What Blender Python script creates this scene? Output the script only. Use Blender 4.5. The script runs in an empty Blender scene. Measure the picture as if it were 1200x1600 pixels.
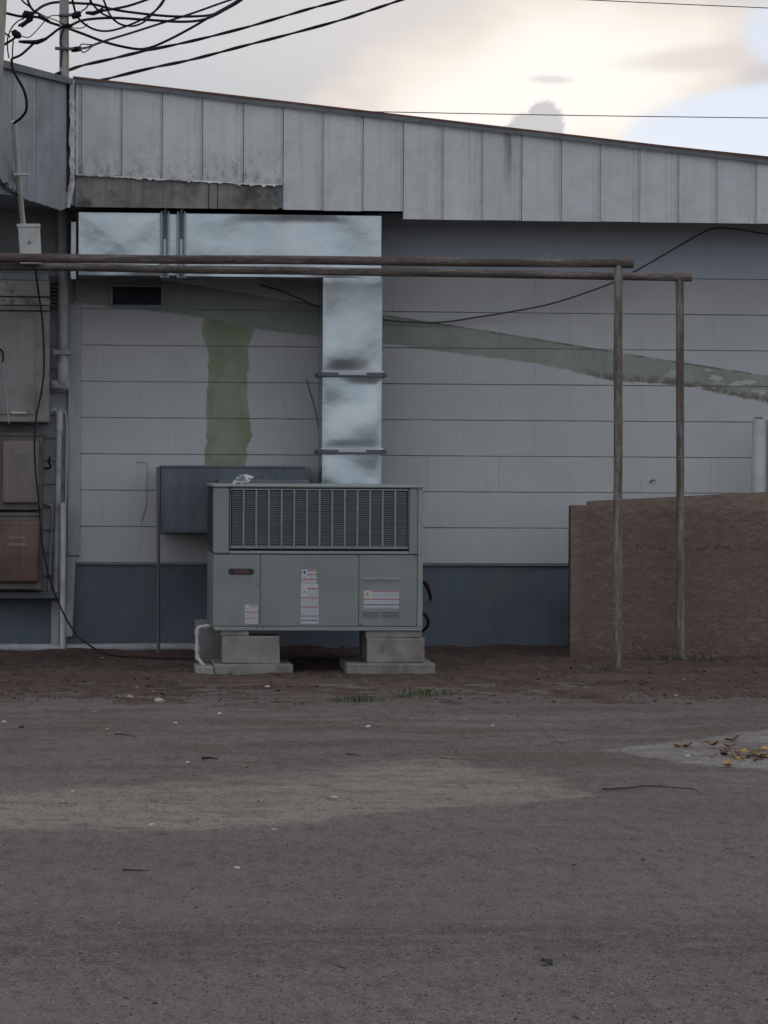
import bpy, bmesh, math, random
from mathutils import Vector, Matrix, noise as mnoise

random.seed(7)
scene = bpy.context.scene
col = scene.collection

# ------------------------------------------------------------------ camera
FPX = 5000.0                       # focal length in photo pixels (1200 x 1600)
YAW, PITCH, ROLL = 0.084, -0.015, 0.0058
CAM = Vector((0.0, -17.73, 1.04))
FW = Vector((math.sin(YAW) * math.cos(PITCH), math.cos(YAW) * math.cos(PITCH), math.sin(PITCH)))
R0 = Vector((math.cos(YAW), -math.sin(YAW), 0.0))
U0 = R0.cross(FW)
RT = R0 * math.cos(ROLL) + U0 * math.sin(ROLL)
UP = U0 * math.cos(ROLL) - R0 * math.sin(ROLL)

cam_data = bpy.data.cameras.new("camera")
cam = bpy.data.objects.new("camera", cam_data)
col.objects.link(cam)
cam_data.sensor_fit = 'VERTICAL'
cam_data.sensor_height = 24.0
cam_data.lens = 24.0 * FPX / 1600.0
cam_data.clip_start = 0.1
cam_data.clip_end = 5000.0
cam.matrix_world = Matrix(((RT.x, UP.x, -FW.x, CAM.x), (RT.y, UP.y, -FW.y, CAM.y), (RT.z, UP.z, -FW.z, CAM.z), (0, 0, 0, 1)))
scene.camera = cam


def DIR(px, py):
    return (FW + RT * ((px - 600.0) / FPX) + UP * ((800.0 - py) / FPX))


def P(px, py, y):
    """point of the wall-parallel plane Y = y seen at photo position px, py"""
    d = DIR(px, py)
    return CAM + d * ((y - CAM.y) / d.y)


def G(px, py, z=0.0):
    d = DIR(px, py)
    return CAM + d * ((z - CAM.z) / d.z)


# ------------------------------------------------------------------ node helpers
MAXD = 3.0


class NT:
    def __init__(self, tree):
        self.t = tree

    def node(self, typ, **kw):
        n = self.t.nodes.new(typ)
        for k, v in kw.items():
            setattr(n, k, v)
        return n

    def put(self, sock, v):
        if v is None:
            return
        if hasattr(v, 'is_output') or isinstance(v, bpy.types.NodeSocket):
            self.t.links.new(v, sock)
        else:
            if sock.type == 'RGBA' and not hasattr(v, '__len__'):
                v = (v, v, v, 1)
            if sock.type == 'RGBA' and len(v) == 3:
                v = (*v, 1)
            sock.default_value = v

    def math(self, op, a, b=None, c=None, clamp=False):
        n = self.node('ShaderNodeMath', operation=op)
        n.use_clamp = clamp
        self.put(n.inputs[0], a)
        self.put(n.inputs[1], b)
        if c is not None:
            self.put(n.inputs[2], c)
        return n.outputs[0]

    def vmath(self, op, a, b=None):
        n = self.node('ShaderNodeVectorMath', operation=op)
        self.put(n.inputs[0], a)
        self.put(n.inputs[1], b)
        return n.outputs['Value'] if op in ('DOT_PRODUCT', 'LENGTH', 'DISTANCE') else n.outputs[0]

    def mix(self, f, a, b, blend='MIX'):
        n = self.node('ShaderNodeMix', data_type='RGBA', blend_type=blend)
        self.put(n.inputs[0], f)
        self.put(n.inputs[6], a)
        self.put(n.inputs[7], b)
        return n.outputs[2]

    def ramp(self, f, stops, interp='LINEAR'):
        n = self.node('ShaderNodeValToRGB')
        n.color_ramp.interpolation = interp
        el = n.color_ramp.elements
        while len(el) < len(stops):
            el.new(0.5)
        for e, (p, c) in zip(el, stops):
            e.position = p
            e.color = (c, c, c, 1) if not hasattr(c, '__len__') else (*c[:3], 1)
        self.put(n.inputs[0], f)
        return n.outputs[0]

    def step(self, v, a, b):
        """0 below a, 1 above b, smooth in between"""
        n = self.node('ShaderNodeMapRange', interpolation_type='SMOOTHSTEP')
        self.put(n.inputs[0], v)
        n.inputs[1].default_value = a
        n.inputs[2].default_value = b
        return n.outputs[0]

    def noise(self, vec, scale, detail=3.0, rough=0.55, dist=0.0, out=0):
        n = self.node('ShaderNodeTexNoise')
        self.put(n.inputs['Vector'], vec)
        n.inputs['Scale'].default_value = scale
        n.inputs['Detail'].default_value = min(detail, MAXD)
        n.inputs['Roughness'].default_value = rough
        n.inputs['Distortion'].default_value = dist
        return n.outputs[out]

    def voro(self, vec, scale, feature='F1', out='Distance', rnd=1.0):
        n = self.node('ShaderNodeTexVoronoi', feature=feature)
        self.put(n.inputs['Vector'], vec)
        n.inputs['Scale'].default_value = scale
        n.inputs['Randomness'].default_value = rnd
        return n.outputs[out]

    def map(self, vec, scale=(1, 1, 1), loc=(0, 0, 0), rot=(0, 0, 0)):
        n = self.node('ShaderNodeMapping')
        self.put(n.inputs[0], vec)
        n.inputs[1].default_value = loc
        n.inputs[2].default_value = rot
        n.inputs[3].default_value = scale
        return n.outputs[0]

    def curve(self, v, pts):
        """piecewise linear function through pts [(in, out)...]"""
        x0, x1 = pts[0][0], pts[-1][0]
        lo = min(p[1] for p in pts)
        hi = max(p[1] for p in pts) + 1e-6
        t = self.math('DIVIDE', self.math('SUBTRACT', v, x0), x1 - x0, clamp=True)
        n = self.node('ShaderNodeFloatCurve')
        c = n.mapping.curves[0]
        q = [((p[0] - x0) / (x1 - x0), (p[1] - lo) / (hi - lo)) for p in pts]
        c.points[0].location = q[0]
        c.points[1].location = q[-1]
        for a in q[1:-1]:
            c.points.new(*a)
        for p in c.points:
            p.handle_type = 'VECTOR'
        n.mapping.update()
        self.put(n.inputs[1], t)
        return self.math('MULTIPLY_ADD', n.outputs[0], hi - lo, lo)


# ------------------------------------------------------------------ world and sun
world = bpy.data.worlds.new("World")
scene.world = world
world.use_nodes = True
wt = world.node_tree
wt.nodes.clear()
w = NT(wt)
SUN = DIR(835, 170).normalized()
sun_el = math.asin(SUN.z)
sun_az = math.atan2(SUN.x, SUN.y)
SKY_STRENGTH = 0.1
gen = w.node('ShaderNodeTexCoord').outputs['Generated']
sky = w.node('ShaderNodeTexSky', sky_type='NISHITA')
sky.sun_disc = False
sky.sun_elevation = sun_el
sky.sun_rotation = sun_az
sky.air_density = 1.0
sky.dust_density = 1.0
dirn = w.vmath('NORMALIZE', gen)
# cloud sheet: grey-lilac stratus, warm and bright round the hidden sun, torn open in places
wn = w.math('SUBTRACT', w.noise(w.map(dirn, (1, 1, 1.8)), 15.0, 3.0, 0.6), 0.5)
wf = w.math('SUBTRACT', w.noise(dirn, 330.0, 3.0, 0.6), 0.5)


def blob(cpx, cpy, ux, uy, rot=0.0, nz=None, k=0.9):
    """elliptic distance round the sky direction of a photo position, 1 at the rim, ragged by noise"""
    c = DIR(cpx, cpy).normalized()
    a = (RT * math.cos(rot) - UP * math.sin(rot)) * (FPX / ux)
    b = (UP * math.cos(rot) + RT * math.sin(rot)) * (FPX / uy)
    p = w.math('SUBTRACT', w.vmath('DOT_PRODUCT', dirn, tuple(a)), a.dot(c))
    q = w.math('SUBTRACT', w.vmath('DOT_PRODUCT', dirn, tuple(b)), b.dot(c))
    d = w.math('SQRT', w.math('MULTIPLY_ADD', p, p, w.math('MULTIPLY', q, q)))
    return w.math('MULTIPLY_ADD', wn if nz is None else nz, k, d)


ang = w.math('ARCCOSINE', w.vmath('DOT_PRODUCT', dirn, tuple(SUN)), clamp=False)
tone = w.noise(w.map(dirn, (3, 3, 9)), 1.6, 2.0, 0.55)
toward = w.step(w.vmath('DOT_PRODUCT', dirn, (0, -1, 0.35)), -0.75, 0.7)
grey = w.mix(toward, (0.60, 0.605, 0.63), (0.82, 0.88, 0.97))
grey = w.mix(w.step(tone, 0.3, 0.75), w.mix(1.0, grey, (0.9, 0.91, 0.93), 'MULTIPLY'), w.mix(1.0, grey, (1.08, 1.08, 1.08), 'MULTIPLY'))
halo = w.math('POWER', 2.718, w.math('MULTIPLY', w.math('MULTIPLY', ang, ang), -1.0 / (0.062 ** 2)))
grey = w.mix(w.math('MULTIPLY', halo, 0.85), grey, (0.86, 0.77, 0.70))
core_d = blob(830, 140, 430, 150, rot=-0.26)
core = w.math('SUBTRACT', 1.0, w.step(core_d, 0.55, 1.08))
core_c = w.mix(w.step(core_d, 0.35, 0.95), (1.03, 0.99, 0.93), (0.94, 0.81, 0.71))
cloud = w.mix(core, grey, core_c)
# torn cloud streaks inside the glow
st = w.math('SUBTRACT', 1.0, w.step(blob(1110, 90, 150, 24, rot=-0.05, k=0.8), 0.4, 1.15))
cloud = w.mix(w.math('MULTIPLY', st, 0.75), cloud, (0.78, 0.70, 0.68))
st2 = w.math('SUBTRACT', 1.0, w.step(blob(860, 124, 42, 8, rot=0.03, k=0.5), 0.3, 1.2))
cloud = w.mix(w.math('MULTIPLY', st2, 0.7), cloud, (0.76, 0.70, 0.70))
# clear gaps
gap = w.math('SUBTRACT', 1.0, w.step(blob(1235, 205, 235, 84, rot=-0.08), 0.75, 1.1))
gap2 = w.math('SUBTRACT', 1.0, w.step(blob(1225, 55, 70, 55, rot=0.2), 0.6, 1.2))
gaps_far = w.step(w.noise(w.map(dirn, (2, 2, 5), (3.1, 1.7, 0.4)), 1.5, 2.0, 0.5), 0.6, 0.72)
gaps_far = w.math('MULTIPLY', gaps_far, w.step(ang, 0.12, 0.3))
gapm = w.math('MAXIMUM', w.math('MAXIMUM', gap, w.math('MULTIPLY', gap2, 0.8)), w.math('MULTIPLY', gaps_far, 0.6))
clear_sky = w.mix(0.05, w.mix(1.0, (0.60, 0.745, 0.95), 1.0, 'MULTIPLY'), w.mix(1.0, sky.outputs[0], SKY_STRENGTH, 'MULTIPLY'))
skyc = w.mix(gapm, cloud, clear_sky)
# small dark cumulus low by the glow
cum = None
for a in ((850, 183, 29, 26), (828, 194, 30, 20), (806, 204, 26, 12), (860, 200, 22, 26)):
    m_ = blob(*a, nz=wf, k=0.8)
    cum = m_ if cum is None else w.math('MINIMUM', cum, m_)
cum = w.math('SUBTRACT', 1.0, w.step(cum, 0.72, 1.14))
skyc = w.mix(w.math('MULTIPLY', cum, 0.95), skyc, (0.62, 0.60, 0.62))
bg = w.node('ShaderNodeBackground')
# the colours above are final radiances; the background itself runs at daylight-sky strength
w.put(bg.inputs[0], w.mix(1.0, skyc, (1 / SKY_STRENGTH,) * 3, 'MULTIPLY'))
for n in wt.nodes:
    if n.type == 'MIX':
        n.clamp_result = False
        n.clamp_factor = True
bg.inputs[1].default_value = SKY_STRENGTH
out = w.node('ShaderNodeOutputWorld')
wt.links.new(bg.outputs[0], out.inputs[0])

sun_data = bpy.data.lights.new("sun", 'SUN')
sun_data.energy = 0.8
sun_data.angle = math.radians(10)
sun_data.color = (1.0, 0.86, 0.70)
sun = bpy.data.objects.new("sun", sun_data)
col.objects.link(sun)
sun.rotation_euler = SUN.to_track_quat('Z', 'Y').to_euler()

scene.view_settings.view_transform = 'Standard'
scene.view_settings.look = 'None'
scene.view_settings.exposure = 0.0
scene.view_settings.gamma = 1.0
scene.view_settings.use_curve_mapping = False
scene.cycles.use_denoising = True
scene.cycles.use_adaptive_sampling = True
scene.cycles.adaptive_threshold = 0.02
scene.cycles.caustics_reflective = False
scene.cycles.caustics_refractive = False
scene.cycles.max_bounces = 4
scene.cycles.diffuse_bounces = 3
scene.cycles.glossy_bounces = 3
world.cycles.sampling_method = 'MANUAL'
world.cycles.sample_map_resolution = 256


# ------------------------------------------------------------------ materials
def new_mat(name):
    m = bpy.data.materials.new(name)
    m.use_nodes = True
    n = NT(m.node_tree)
    b = m.node_tree.nodes['Principled BSDF']
    return m, n, b


def bump(n, b, h, strength=0.3, dist=0.01):
    k = n.node('ShaderNodeBump')
    k.inputs['Strength'].default_value = strength
    k.inputs['Distance'].default_value = dist
    n.put(k.inputs['Height'], h)
    n.t.links.new(k.outputs[0], b.inputs['Normal'])
    return k


def simple(name, c, rough=0.6, metal=0.0, var=0.25, scale=6.0, dirt=None, dirt_amt=0.4, dirt_scale=3.0, bump_s=0.15, bump_scale=60.0, streak=0.0, spec=0.35, rnd=0.0):
    m, n, b = new_mat(name)
    pos = n.node('ShaderNodeNewGeometry').outputs['Position']
    v = n.noise(pos, scale, 5.0, 0.6)
    lo = tuple(x * (1 - var) for x in c)
    hi = tuple(min(1, x * (1 + var)) for x in c)
    cc = n.ramp(v, [(0.3, lo), (0.7, hi)])
    if dirt:
        d = n.noise(pos, dirt_scale, 6.0, 0.65)
        cc = n.mix(n.math('MULTIPLY', n.step(d, 0.48, 0.68), dirt_amt), cc, dirt)
    if streak:
        s = n.noise(n.map(pos, (28, 28, 1.3)), 1.0, 4.0, 0.6)
        cc = n.mix(n.math('MULTIPLY', n.step(s, 0.45, 0.75), streak), cc, tuple(x * 0.45 for x in c))
    if rnd:
        oi = n.node('ShaderNodeObjectInfo').outputs['Random']
        f = n.math('MULTIPLY_ADD', oi, 2 * rnd, 1 - rnd)
        cmb = n.node('ShaderNodeCombineXYZ')
        for i in range(3):
            n.put(cmb.inputs[i], f)
        cc = n.mix(1.0, cc, cmb.outputs[0], 'MULTIPLY')
    n.put(b.inputs['Base Color'], cc)
    n.put(b.inputs['Roughness'], n.ramp(v, [(0.2, max(0.05, rough - 0.1)), (0.8, min(1, rough + 0.1))]))
    b.inputs['Metallic'].default_value = metal
    b.inputs['Specular IOR Level'].default_value = spec
    if bump_s:
        bump(n, b, n.noise(pos, bump_scale, 4.0, 0.6), bump_s, 0.004)
    return m


MAT = {}


def wall_paint():
    m, n, b = new_mat('wall_paint')
    pos = n.node('ShaderNodeNewGeometry').outputs['Position']
    sep = n.node('ShaderNodeSeparateXYZ')
    n.put(sep.inputs[0], pos)
    X, Z = sep.outputs[0], sep.outputs[2]
    # grey masonry paint with roller and weather variation
    big = n.noise(pos, 1.1, 4.0, 0.5)
    mid = n.noise(pos, 7.0, 5.0, 0.6)
    base = n.ramp(big, [(0.3, (0.425, 0.422, 0.422)), (0.7, (0.495, 0.488, 0.482))])
    base = n.mix(n.math('MULTIPLY', n.step(mid, 0.35, 0.75), 0.22), base, (0.36, 0.358, 0.358))
    oi = n.node('ShaderNodeObjectInfo').outputs['Random']
    base = n.mix(n.math('MULTIPLY', oi, 0.10), base, (0.38, 0.38, 0.385))
    stv = n.noise(n.map(pos, (22, 1, 0.9)), 1.0, 5.0, 0.65)
    base = n.mix(n.math('MULTIPLY', n.step(stv, 0.52, 0.8), 0.16), base, (0.26, 0.255, 0.245))
    # specks, scuffs
    sp = n.noise(n.map(pos, (1, 1, 2.2)), 34.0, 3.0, 0.6)
    base = n.mix(n.math('MULTIPLY', n.step(sp, 0.70, 0.76), 0.5), base, (0.18, 0.175, 0.17))
    sc_ = n.noise(n.map(pos, (0.8, 1, 4.0), (1.3, 0, 0.7)), 26.0, 3.0, 0.75)
    reg = n.math('MULTIPLY', n.step(X, 1.55, 1.75), n.math('SUBTRACT', 1.0, n.step(Z, 0.88, 0.95)))
    base = n.mix(n.math('MULTIPLY', n.math('MULTIPLY', n.step(sc_, 0.64, 0.70), reg), 0.75), base, (0.17, 0.16, 0.15))
    # old green paint left where a sloping lean-to roof once met the wall
    wob = n.math('MULTIPLY', n.math('SUBTRACT', n.noise(pos, 11.0, 5.0, 0.65), 0.5), 0.055)
    wob2 = n.math('MULTIPLY', n.math('SUBTRACT', n.noise(pos, 45.0, 3.0, 0.6), 0.5), 0.02)

    def edge(pts):
        q = [P(a, c, 0.0) for a, c in pts]
        return n.curve(X, [(p.x, p.z) for p in q])
    up = edge([(-300, 352), (105, 414), (600, 491), (800, 522), (1000, 555), (1200, 586), (1500, 632)])
    lo = edge([(-300, 400), (105, 472), (220, 485), (330, 499), (400, 516), (505, 526), (600, 538), (700, 551), (850, 571), (950, 594), (1060, 602), (1180, 626), (1500, 690)])
    zu = n.math('ADD', Z, n.math('MULTIPLY', wob2, 0.5))
    zl = n.math('ADD', Z, n.math('ADD', n.math('MULTIPLY', wob, 0.55), wob2))
    below_up = n.step(n.math('SUBTRACT', up, zu), 0.0, 0.006)
    above_lo = n.step(n.math('SUBTRACT', zl, lo), -0.004, 0.010)
    band = n.math('MULTIPLY', below_up, above_lo)
    # vertical run of the same old paint above the slate box
    pl = [(318, 500), (314, 520), (325, 548), (323, 600), (322, 650), (320, 700), (318, 735)]
    pr = [(402, 500), (397, 520), (390, 545), (387, 590), (389, 640), (396, 680), (388, 700), (384, 735)]

    def vedge(pts):
        q = sorted([(P(a, c, 0.0).z, P(a, c, 0.0).x) for a, c in pts])
        return n.curve(Z, q)
    xw = n.math('ADD', X, n.math('ADD', n.math('MULTIPLY', wob, 0.9), wob2))
    inl = n.step(n.math('SUBTRACT', xw, vedge(pl)), 0.0, 0.008)
    inr = n.step(n.math('SUBTRACT', vedge(pr), xw), 0.0, 0.008)
    ztop, zbot = P(360, 485, 0).z, P(360, 733, 0).z
    run = n.math('MULTIPLY', n.math('MULTIPLY', inl, inr), n.math('MULTIPLY', n.step(Z, zbot - 0.02, zbot), n.math('SUBTRACT', 1.0, n.step(Z, ztop, ztop + 0.03))))
    gn = n.noise(pos, 5.0, 5.0, 0.6)
    green_band = n.ramp(gn, [(0.3, (0.225, 0.255, 0.205)), (0.7, (0.298, 0.322, 0.272))])
    green_run = n.ramp(n.noise(n.map(pos, (1, 1, 0.8), (2.3, 0, 1.1)), 6.0, 4.0, 0.55), [(0.40, (0.205, 0.245, 0.142)), (0.60, (0.275, 0.300, 0.225))])
    brush = n.noise(n.map(pos, (60, 1, 5)), 1.0, 3.0, 0.7)
    green_run = n.mix(n.math('MULTIPLY', n.step(brush, 0.45, 0.7), 0.3), green_run, (0.30, 0.315, 0.26))
    green_band = n.mix(n.math('MULTIPLY', n.step(brush, 0.45, 0.7), 0.3), green_band, (0.34, 0.35, 0.32))
    cc = n.mix(run, base, green_run)
    cc = n.mix(band, cc, green_band)
    # flaked pale patches and bare brown mortar along the lower right of the band
    fl = n.noise(n.map(pos, (0.55, 1, 1.6), (0.6, 0, 0.35)), 14.0, 5.0, 0.62)
    right = n.step(X, P(985, 570, 0).x, P(1100, 570, 0).x)
    flm = n.math('MULTIPLY', n.math('MULTIPLY', n.step(fl, 0.55, 0.58), right), band)
    cc = n.mix(flm, cc, (0.44, 0.42, 0.395))
    lowstrip = n.math('MULTIPLY', band, n.math('SUBTRACT', 1.0, n.step(n.math('SUBTRACT', zl, lo), 0.02, 0.05)))
    br = n.math('MULTIPLY', n.math('MULTIPLY', lowstrip, n.step(n.noise(pos, 16.0, 5.0, 0.6), 0.36, 0.5)), n.step(X, P(880, 570, 0).x, P(960, 570, 0).x))
    cc = n.mix(br, cc, (0.17, 0.145, 0.125))
    # thin dark line of old flashing sealant on the band's upper edge
    seal = n.math('MULTIPLY', below_up, n.math('SUBTRACT', 1.0, n.step(n.math('SUBTRACT', up, zu), 0.008, 0.016)))
    seal = n.math('MULTIPLY', seal, n.step(n.noise(pos, 9.0, 3.0), 0.42, 0.55))
    cc = n.mix(n.math('MULTIPLY', seal, 0.8), cc, (0.13, 0.12, 0.10))
    n.put(b.inputs['Base Color'], cc)
    b.inputs['Roughness'].default_value = 0.75
    b.inputs['Specular IOR Level'].default_value = 0.25
    h = n.math('ADD', n.math('MULTIPLY', n.noise(pos, 120.0, 4.0, 0.6), 0.5), n.math('MULTIPLY', n.noise(pos, 14.0, 3.0), 1.0))
    bump(n, b, h, 0.25, 0.004)
    return m


def fascia_mat():
    m, n, b = new_mat('whitewashed_sheet')
    pos = n.node('ShaderNodeNewGeometry').outputs['Position']
    sep = n.node('ShaderNodeSeparateXYZ')
    n.put(sep.inputs[0], pos)
    X, Z = sep.outputs[0], sep.outputs[2]
    v = n.noise(pos, 3.0, 6.0, 0.65)
    base = n.ramp(v, [(0.3, (0.47, 0.475, 0.47)), (0.72, (0.60, 0.60, 0.59))])
    oi = n.node('ShaderNodeObjectInfo').outputs['Random']
    base = n.mix(n.math('MULTIPLY', oi, 0.3), base, (0.42, 0.425, 0.43))
    s = n.noise(n.map(pos, (26, 26, 1.1)), 1.0, 6.0, 0.7)
    base = n.mix(n.math('MULTIPLY', n.step(s, 0.48, 0.78), 0.30), base, (0.28, 0.275, 0.265))
    bl = n.noise(pos, 9.0, 3.0, 0.7)
    base = n.mix(n.math('MULTIPLY', n.step(bl, 0.42, 0.72), 0.35), base, (0.33, 0.33, 0.325))
    weave = n.noise(n.map(pos, (30, 30, 120)), 1.0, 2.0, 0.7)
    base = n.mix(n.math('MULTIPLY', n.step(weave, 0.4, 0.7), 0.16), base, (0.30, 0.30, 0.30))
    s2 = n.noise(n.map(pos, (70, 70, 2.5)), 1.0, 4.0, 0.7)
    base = n.mix(n.math('MULTIPLY', n.step(s2, 0.55, 0.75), 0.12), base, (0.66, 0.66, 0.65))
    # mould growing up from the cut lower edge near the corner
    lx = n.math('SUBTRACT', 1.0, n.step(X, P(420, 260, -.55).x, P(470, 260, -.55).x))
    lz = n.math('SUBTRACT', 1.0, n.step(Z, P(300, 290, -.55).z, P(300, 215, -.55).z))
    mo = n.step(n.noise(n.map(pos, (1, 1, 0.55)), 30.0, 3.0, 0.8), 0.46, 0.80)
    base = n.mix(n.math('MULTIPLY', n.math('MULTIPLY', lx, lz), n.math('MULTIPLY', mo, 1.0)), base, (0.10, 0.09, 0.08))
    # black run-off stain
    c = P(793, 240, -.55)
    wig = n.math('MULTIPLY', n.math('SUBTRACT', n.noise(n.map(pos, (6, 6, 6)), 1.0, 3.0), 0.5), 0.03)
    dx = n.math('ABSOLUTE', n.math('SUBTRACT', n.math('ADD', X, wig), c.x))
    stain = n.math('MULTIPLY', n.math('SUBTRACT', 1.0, n.step(dx, 0.004, 0.034)), n.step(Z, P(793, 330, -.55).z, P(793, 225, -.55).z))
    stain = n.math('MULTIPLY', stain, n.ramp(s, [(0.3, 0.5), (0.6, 1.0)]))
    base = n.mix(n.math('MULTIPLY', stain, 0.85), base, (0.10, 0.095, 0.09))
    n.put(b.inputs['Base Color'], base)
    n.put(b.inputs['Roughness'], n.ramp(v, [(0.2, 0.5), (0.8, 0.7)]))
    b.inputs['Metallic'].default_value = 0.15
    bump(n, b, n.math('ADD', n.noise(pos, 5.0, 2.0), n.math('MULTIPLY', n.noise(pos, 70.0, 3.0), 0.15)), 0.35, 0.012)
    return m


def galvanised():
    m, n, b = new_mat('galvanised_steel')
    pos = n.node('ShaderNodeNewGeometry').outputs['Position']
    v = n.noise(n.map(pos, (1, 1, 1.2)), 3.4, 2.0, 0.5)
    c = n.ramp(v, [(0.30, (0.275, 0.32, 0.33)), (0.5, (0.385, 0.43, 0.44)), (0.70, (0.48, 0.52, 0.53))])  # dark and light blotches paint reflections into the sheet colour
    # faint mauve blotches
    wb = n.step(n.noise(pos, 2.1, 2.0, 0.5), 0.50, 0.70)
    c = n.mix(n.math('MULTIPLY', wb, 0.35), c, (0.46, 0.44, 0.455))
    sp = n.noise(pos, 70.0, 2.0, 0.6)
    c = n.mix(n.math('MULTIPLY', n.step(sp, 0.4, 0.65), 0.10), c, (0.30, 0.34, 0.36))
    n.put(b.inputs['Base Color'], c)
    b.inputs['Metallic'].default_value = 0.9
    n.put(b.inputs['Roughness'], n.ramp(v, [(0.3, 0.22), (0.7, 0.31)]))
    bump(n, b, n.noise(pos, 13.0, 2.0, 0.55), 0.12, 0.012)
    return m


def rust_pipe(name, amt, along):
    m, n, b = new_mat(name)
    pos = n.node('ShaderNodeNewGeometry').outputs['Position']
    lo_, hi_ = 2.2, 26.0
    a = n.noise(n.map(pos, (lo_, hi_, hi_) if along == 'x' else (hi_, hi_, lo_)), 1.0, 3.0, 0.7)
    f = n.noise(n.map(pos, (25, 80, 80) if along == 'x' else (80, 80, 25)), 1.0, 3.0, 0.75)
    k = n.math('ADD', n.math('MULTIPLY', a, 0.62), n.math('MULTIPLY', f, 0.38))
    c = n.ramp(k, [(0.30 + amt, (0.27, 0.255, 0.24)), (0.42 + amt, (0.165, 0.142, 0.125)), (0.52 + amt, (0.098, 0.078, 0.069)), (0.64 + amt, (0.05, 0.041, 0.039))])
    c = n.mix(n.math('MULTIPLY', n.step(n.noise(pos, 2.3, 2.0), 0.5, 0.62), 0.2), c, (0.12, 0.075, 0.058))
    n.put(b.inputs['Base Color'], c)
    b.inputs['Roughness'].default_value = 0.85
    b.inputs['Specular IOR Level'].default_value = 0.2
    bump(n, b, f, 0.6, 0.004)
    return m


def osb_mat(name, c1, c2, c3):
    m, n, b = new_mat(name)
    pos = n.node('ShaderNodeNewGeometry').outputs['Position']
    hs = []
    cols = None
    for i, (rot, sc) in enumerate(((0.12, (13, 13, 62)), (0.55, (16, 16, 75)), (-0.4, (14, 14, 66)))):
        q = n.map(n.map(pos, (1, 1, 1), (i * 3.1, 0, i * 1.7), (0, rot, 0)), sc)
        vc = n.voro(q, 1.0, out='Color')
        s = n.node('ShaderNodeSeparateColor')
        n.put(s.inputs[0], vc)
        hs.append(s.outputs[0])
    k = n.math('MULTIPLY', n.math('ADD', n.math('ADD', hs[0], hs[1]), hs[2]), 0.3333)
    cols = n.ramp(k, [(0.0, c2), (0.5, c1), (1.0, c3)])
    fade = n.noise(pos, 2.2, 5.0, 0.6)
    cols = n.mix(n.math('MULTIPLY', n.step(fade, 0.4, 0.7), 0.35), cols, tuple((a + 0.09) / 2 + 0.02 for a in c1))
    # mud splashed on the bottom edge
    sep = n.node('ShaderNodeSeparateXYZ')
    n.put(sep.inputs[0], pos)
    zz = n.math('ADD', sep.outputs[2], n.math('MULTIPLY', n.noise(pos, 9.0, 4.0), 0.12))
    cols = n.mix(n.math('MULTIPLY', n.math('SUBTRACT', 1.0, n.step(zz, 0.08, 0.22)), 0.55), cols, (0.07, 0.052, 0.045))
    n.put(b.inputs['Base Color'], cols)
    b.inputs['Roughness'].default_value = 0.8
    b.inputs['Specular IOR Level'].default_value = 0.2
    bump(n, b, n.math('ADD', n.math('MULTIPLY', k, 0.3), n.math('MULTIPLY', n.noise(pos, 90.0, 3.0), 0.3)), 0.4, 0.005)
    return m


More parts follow.
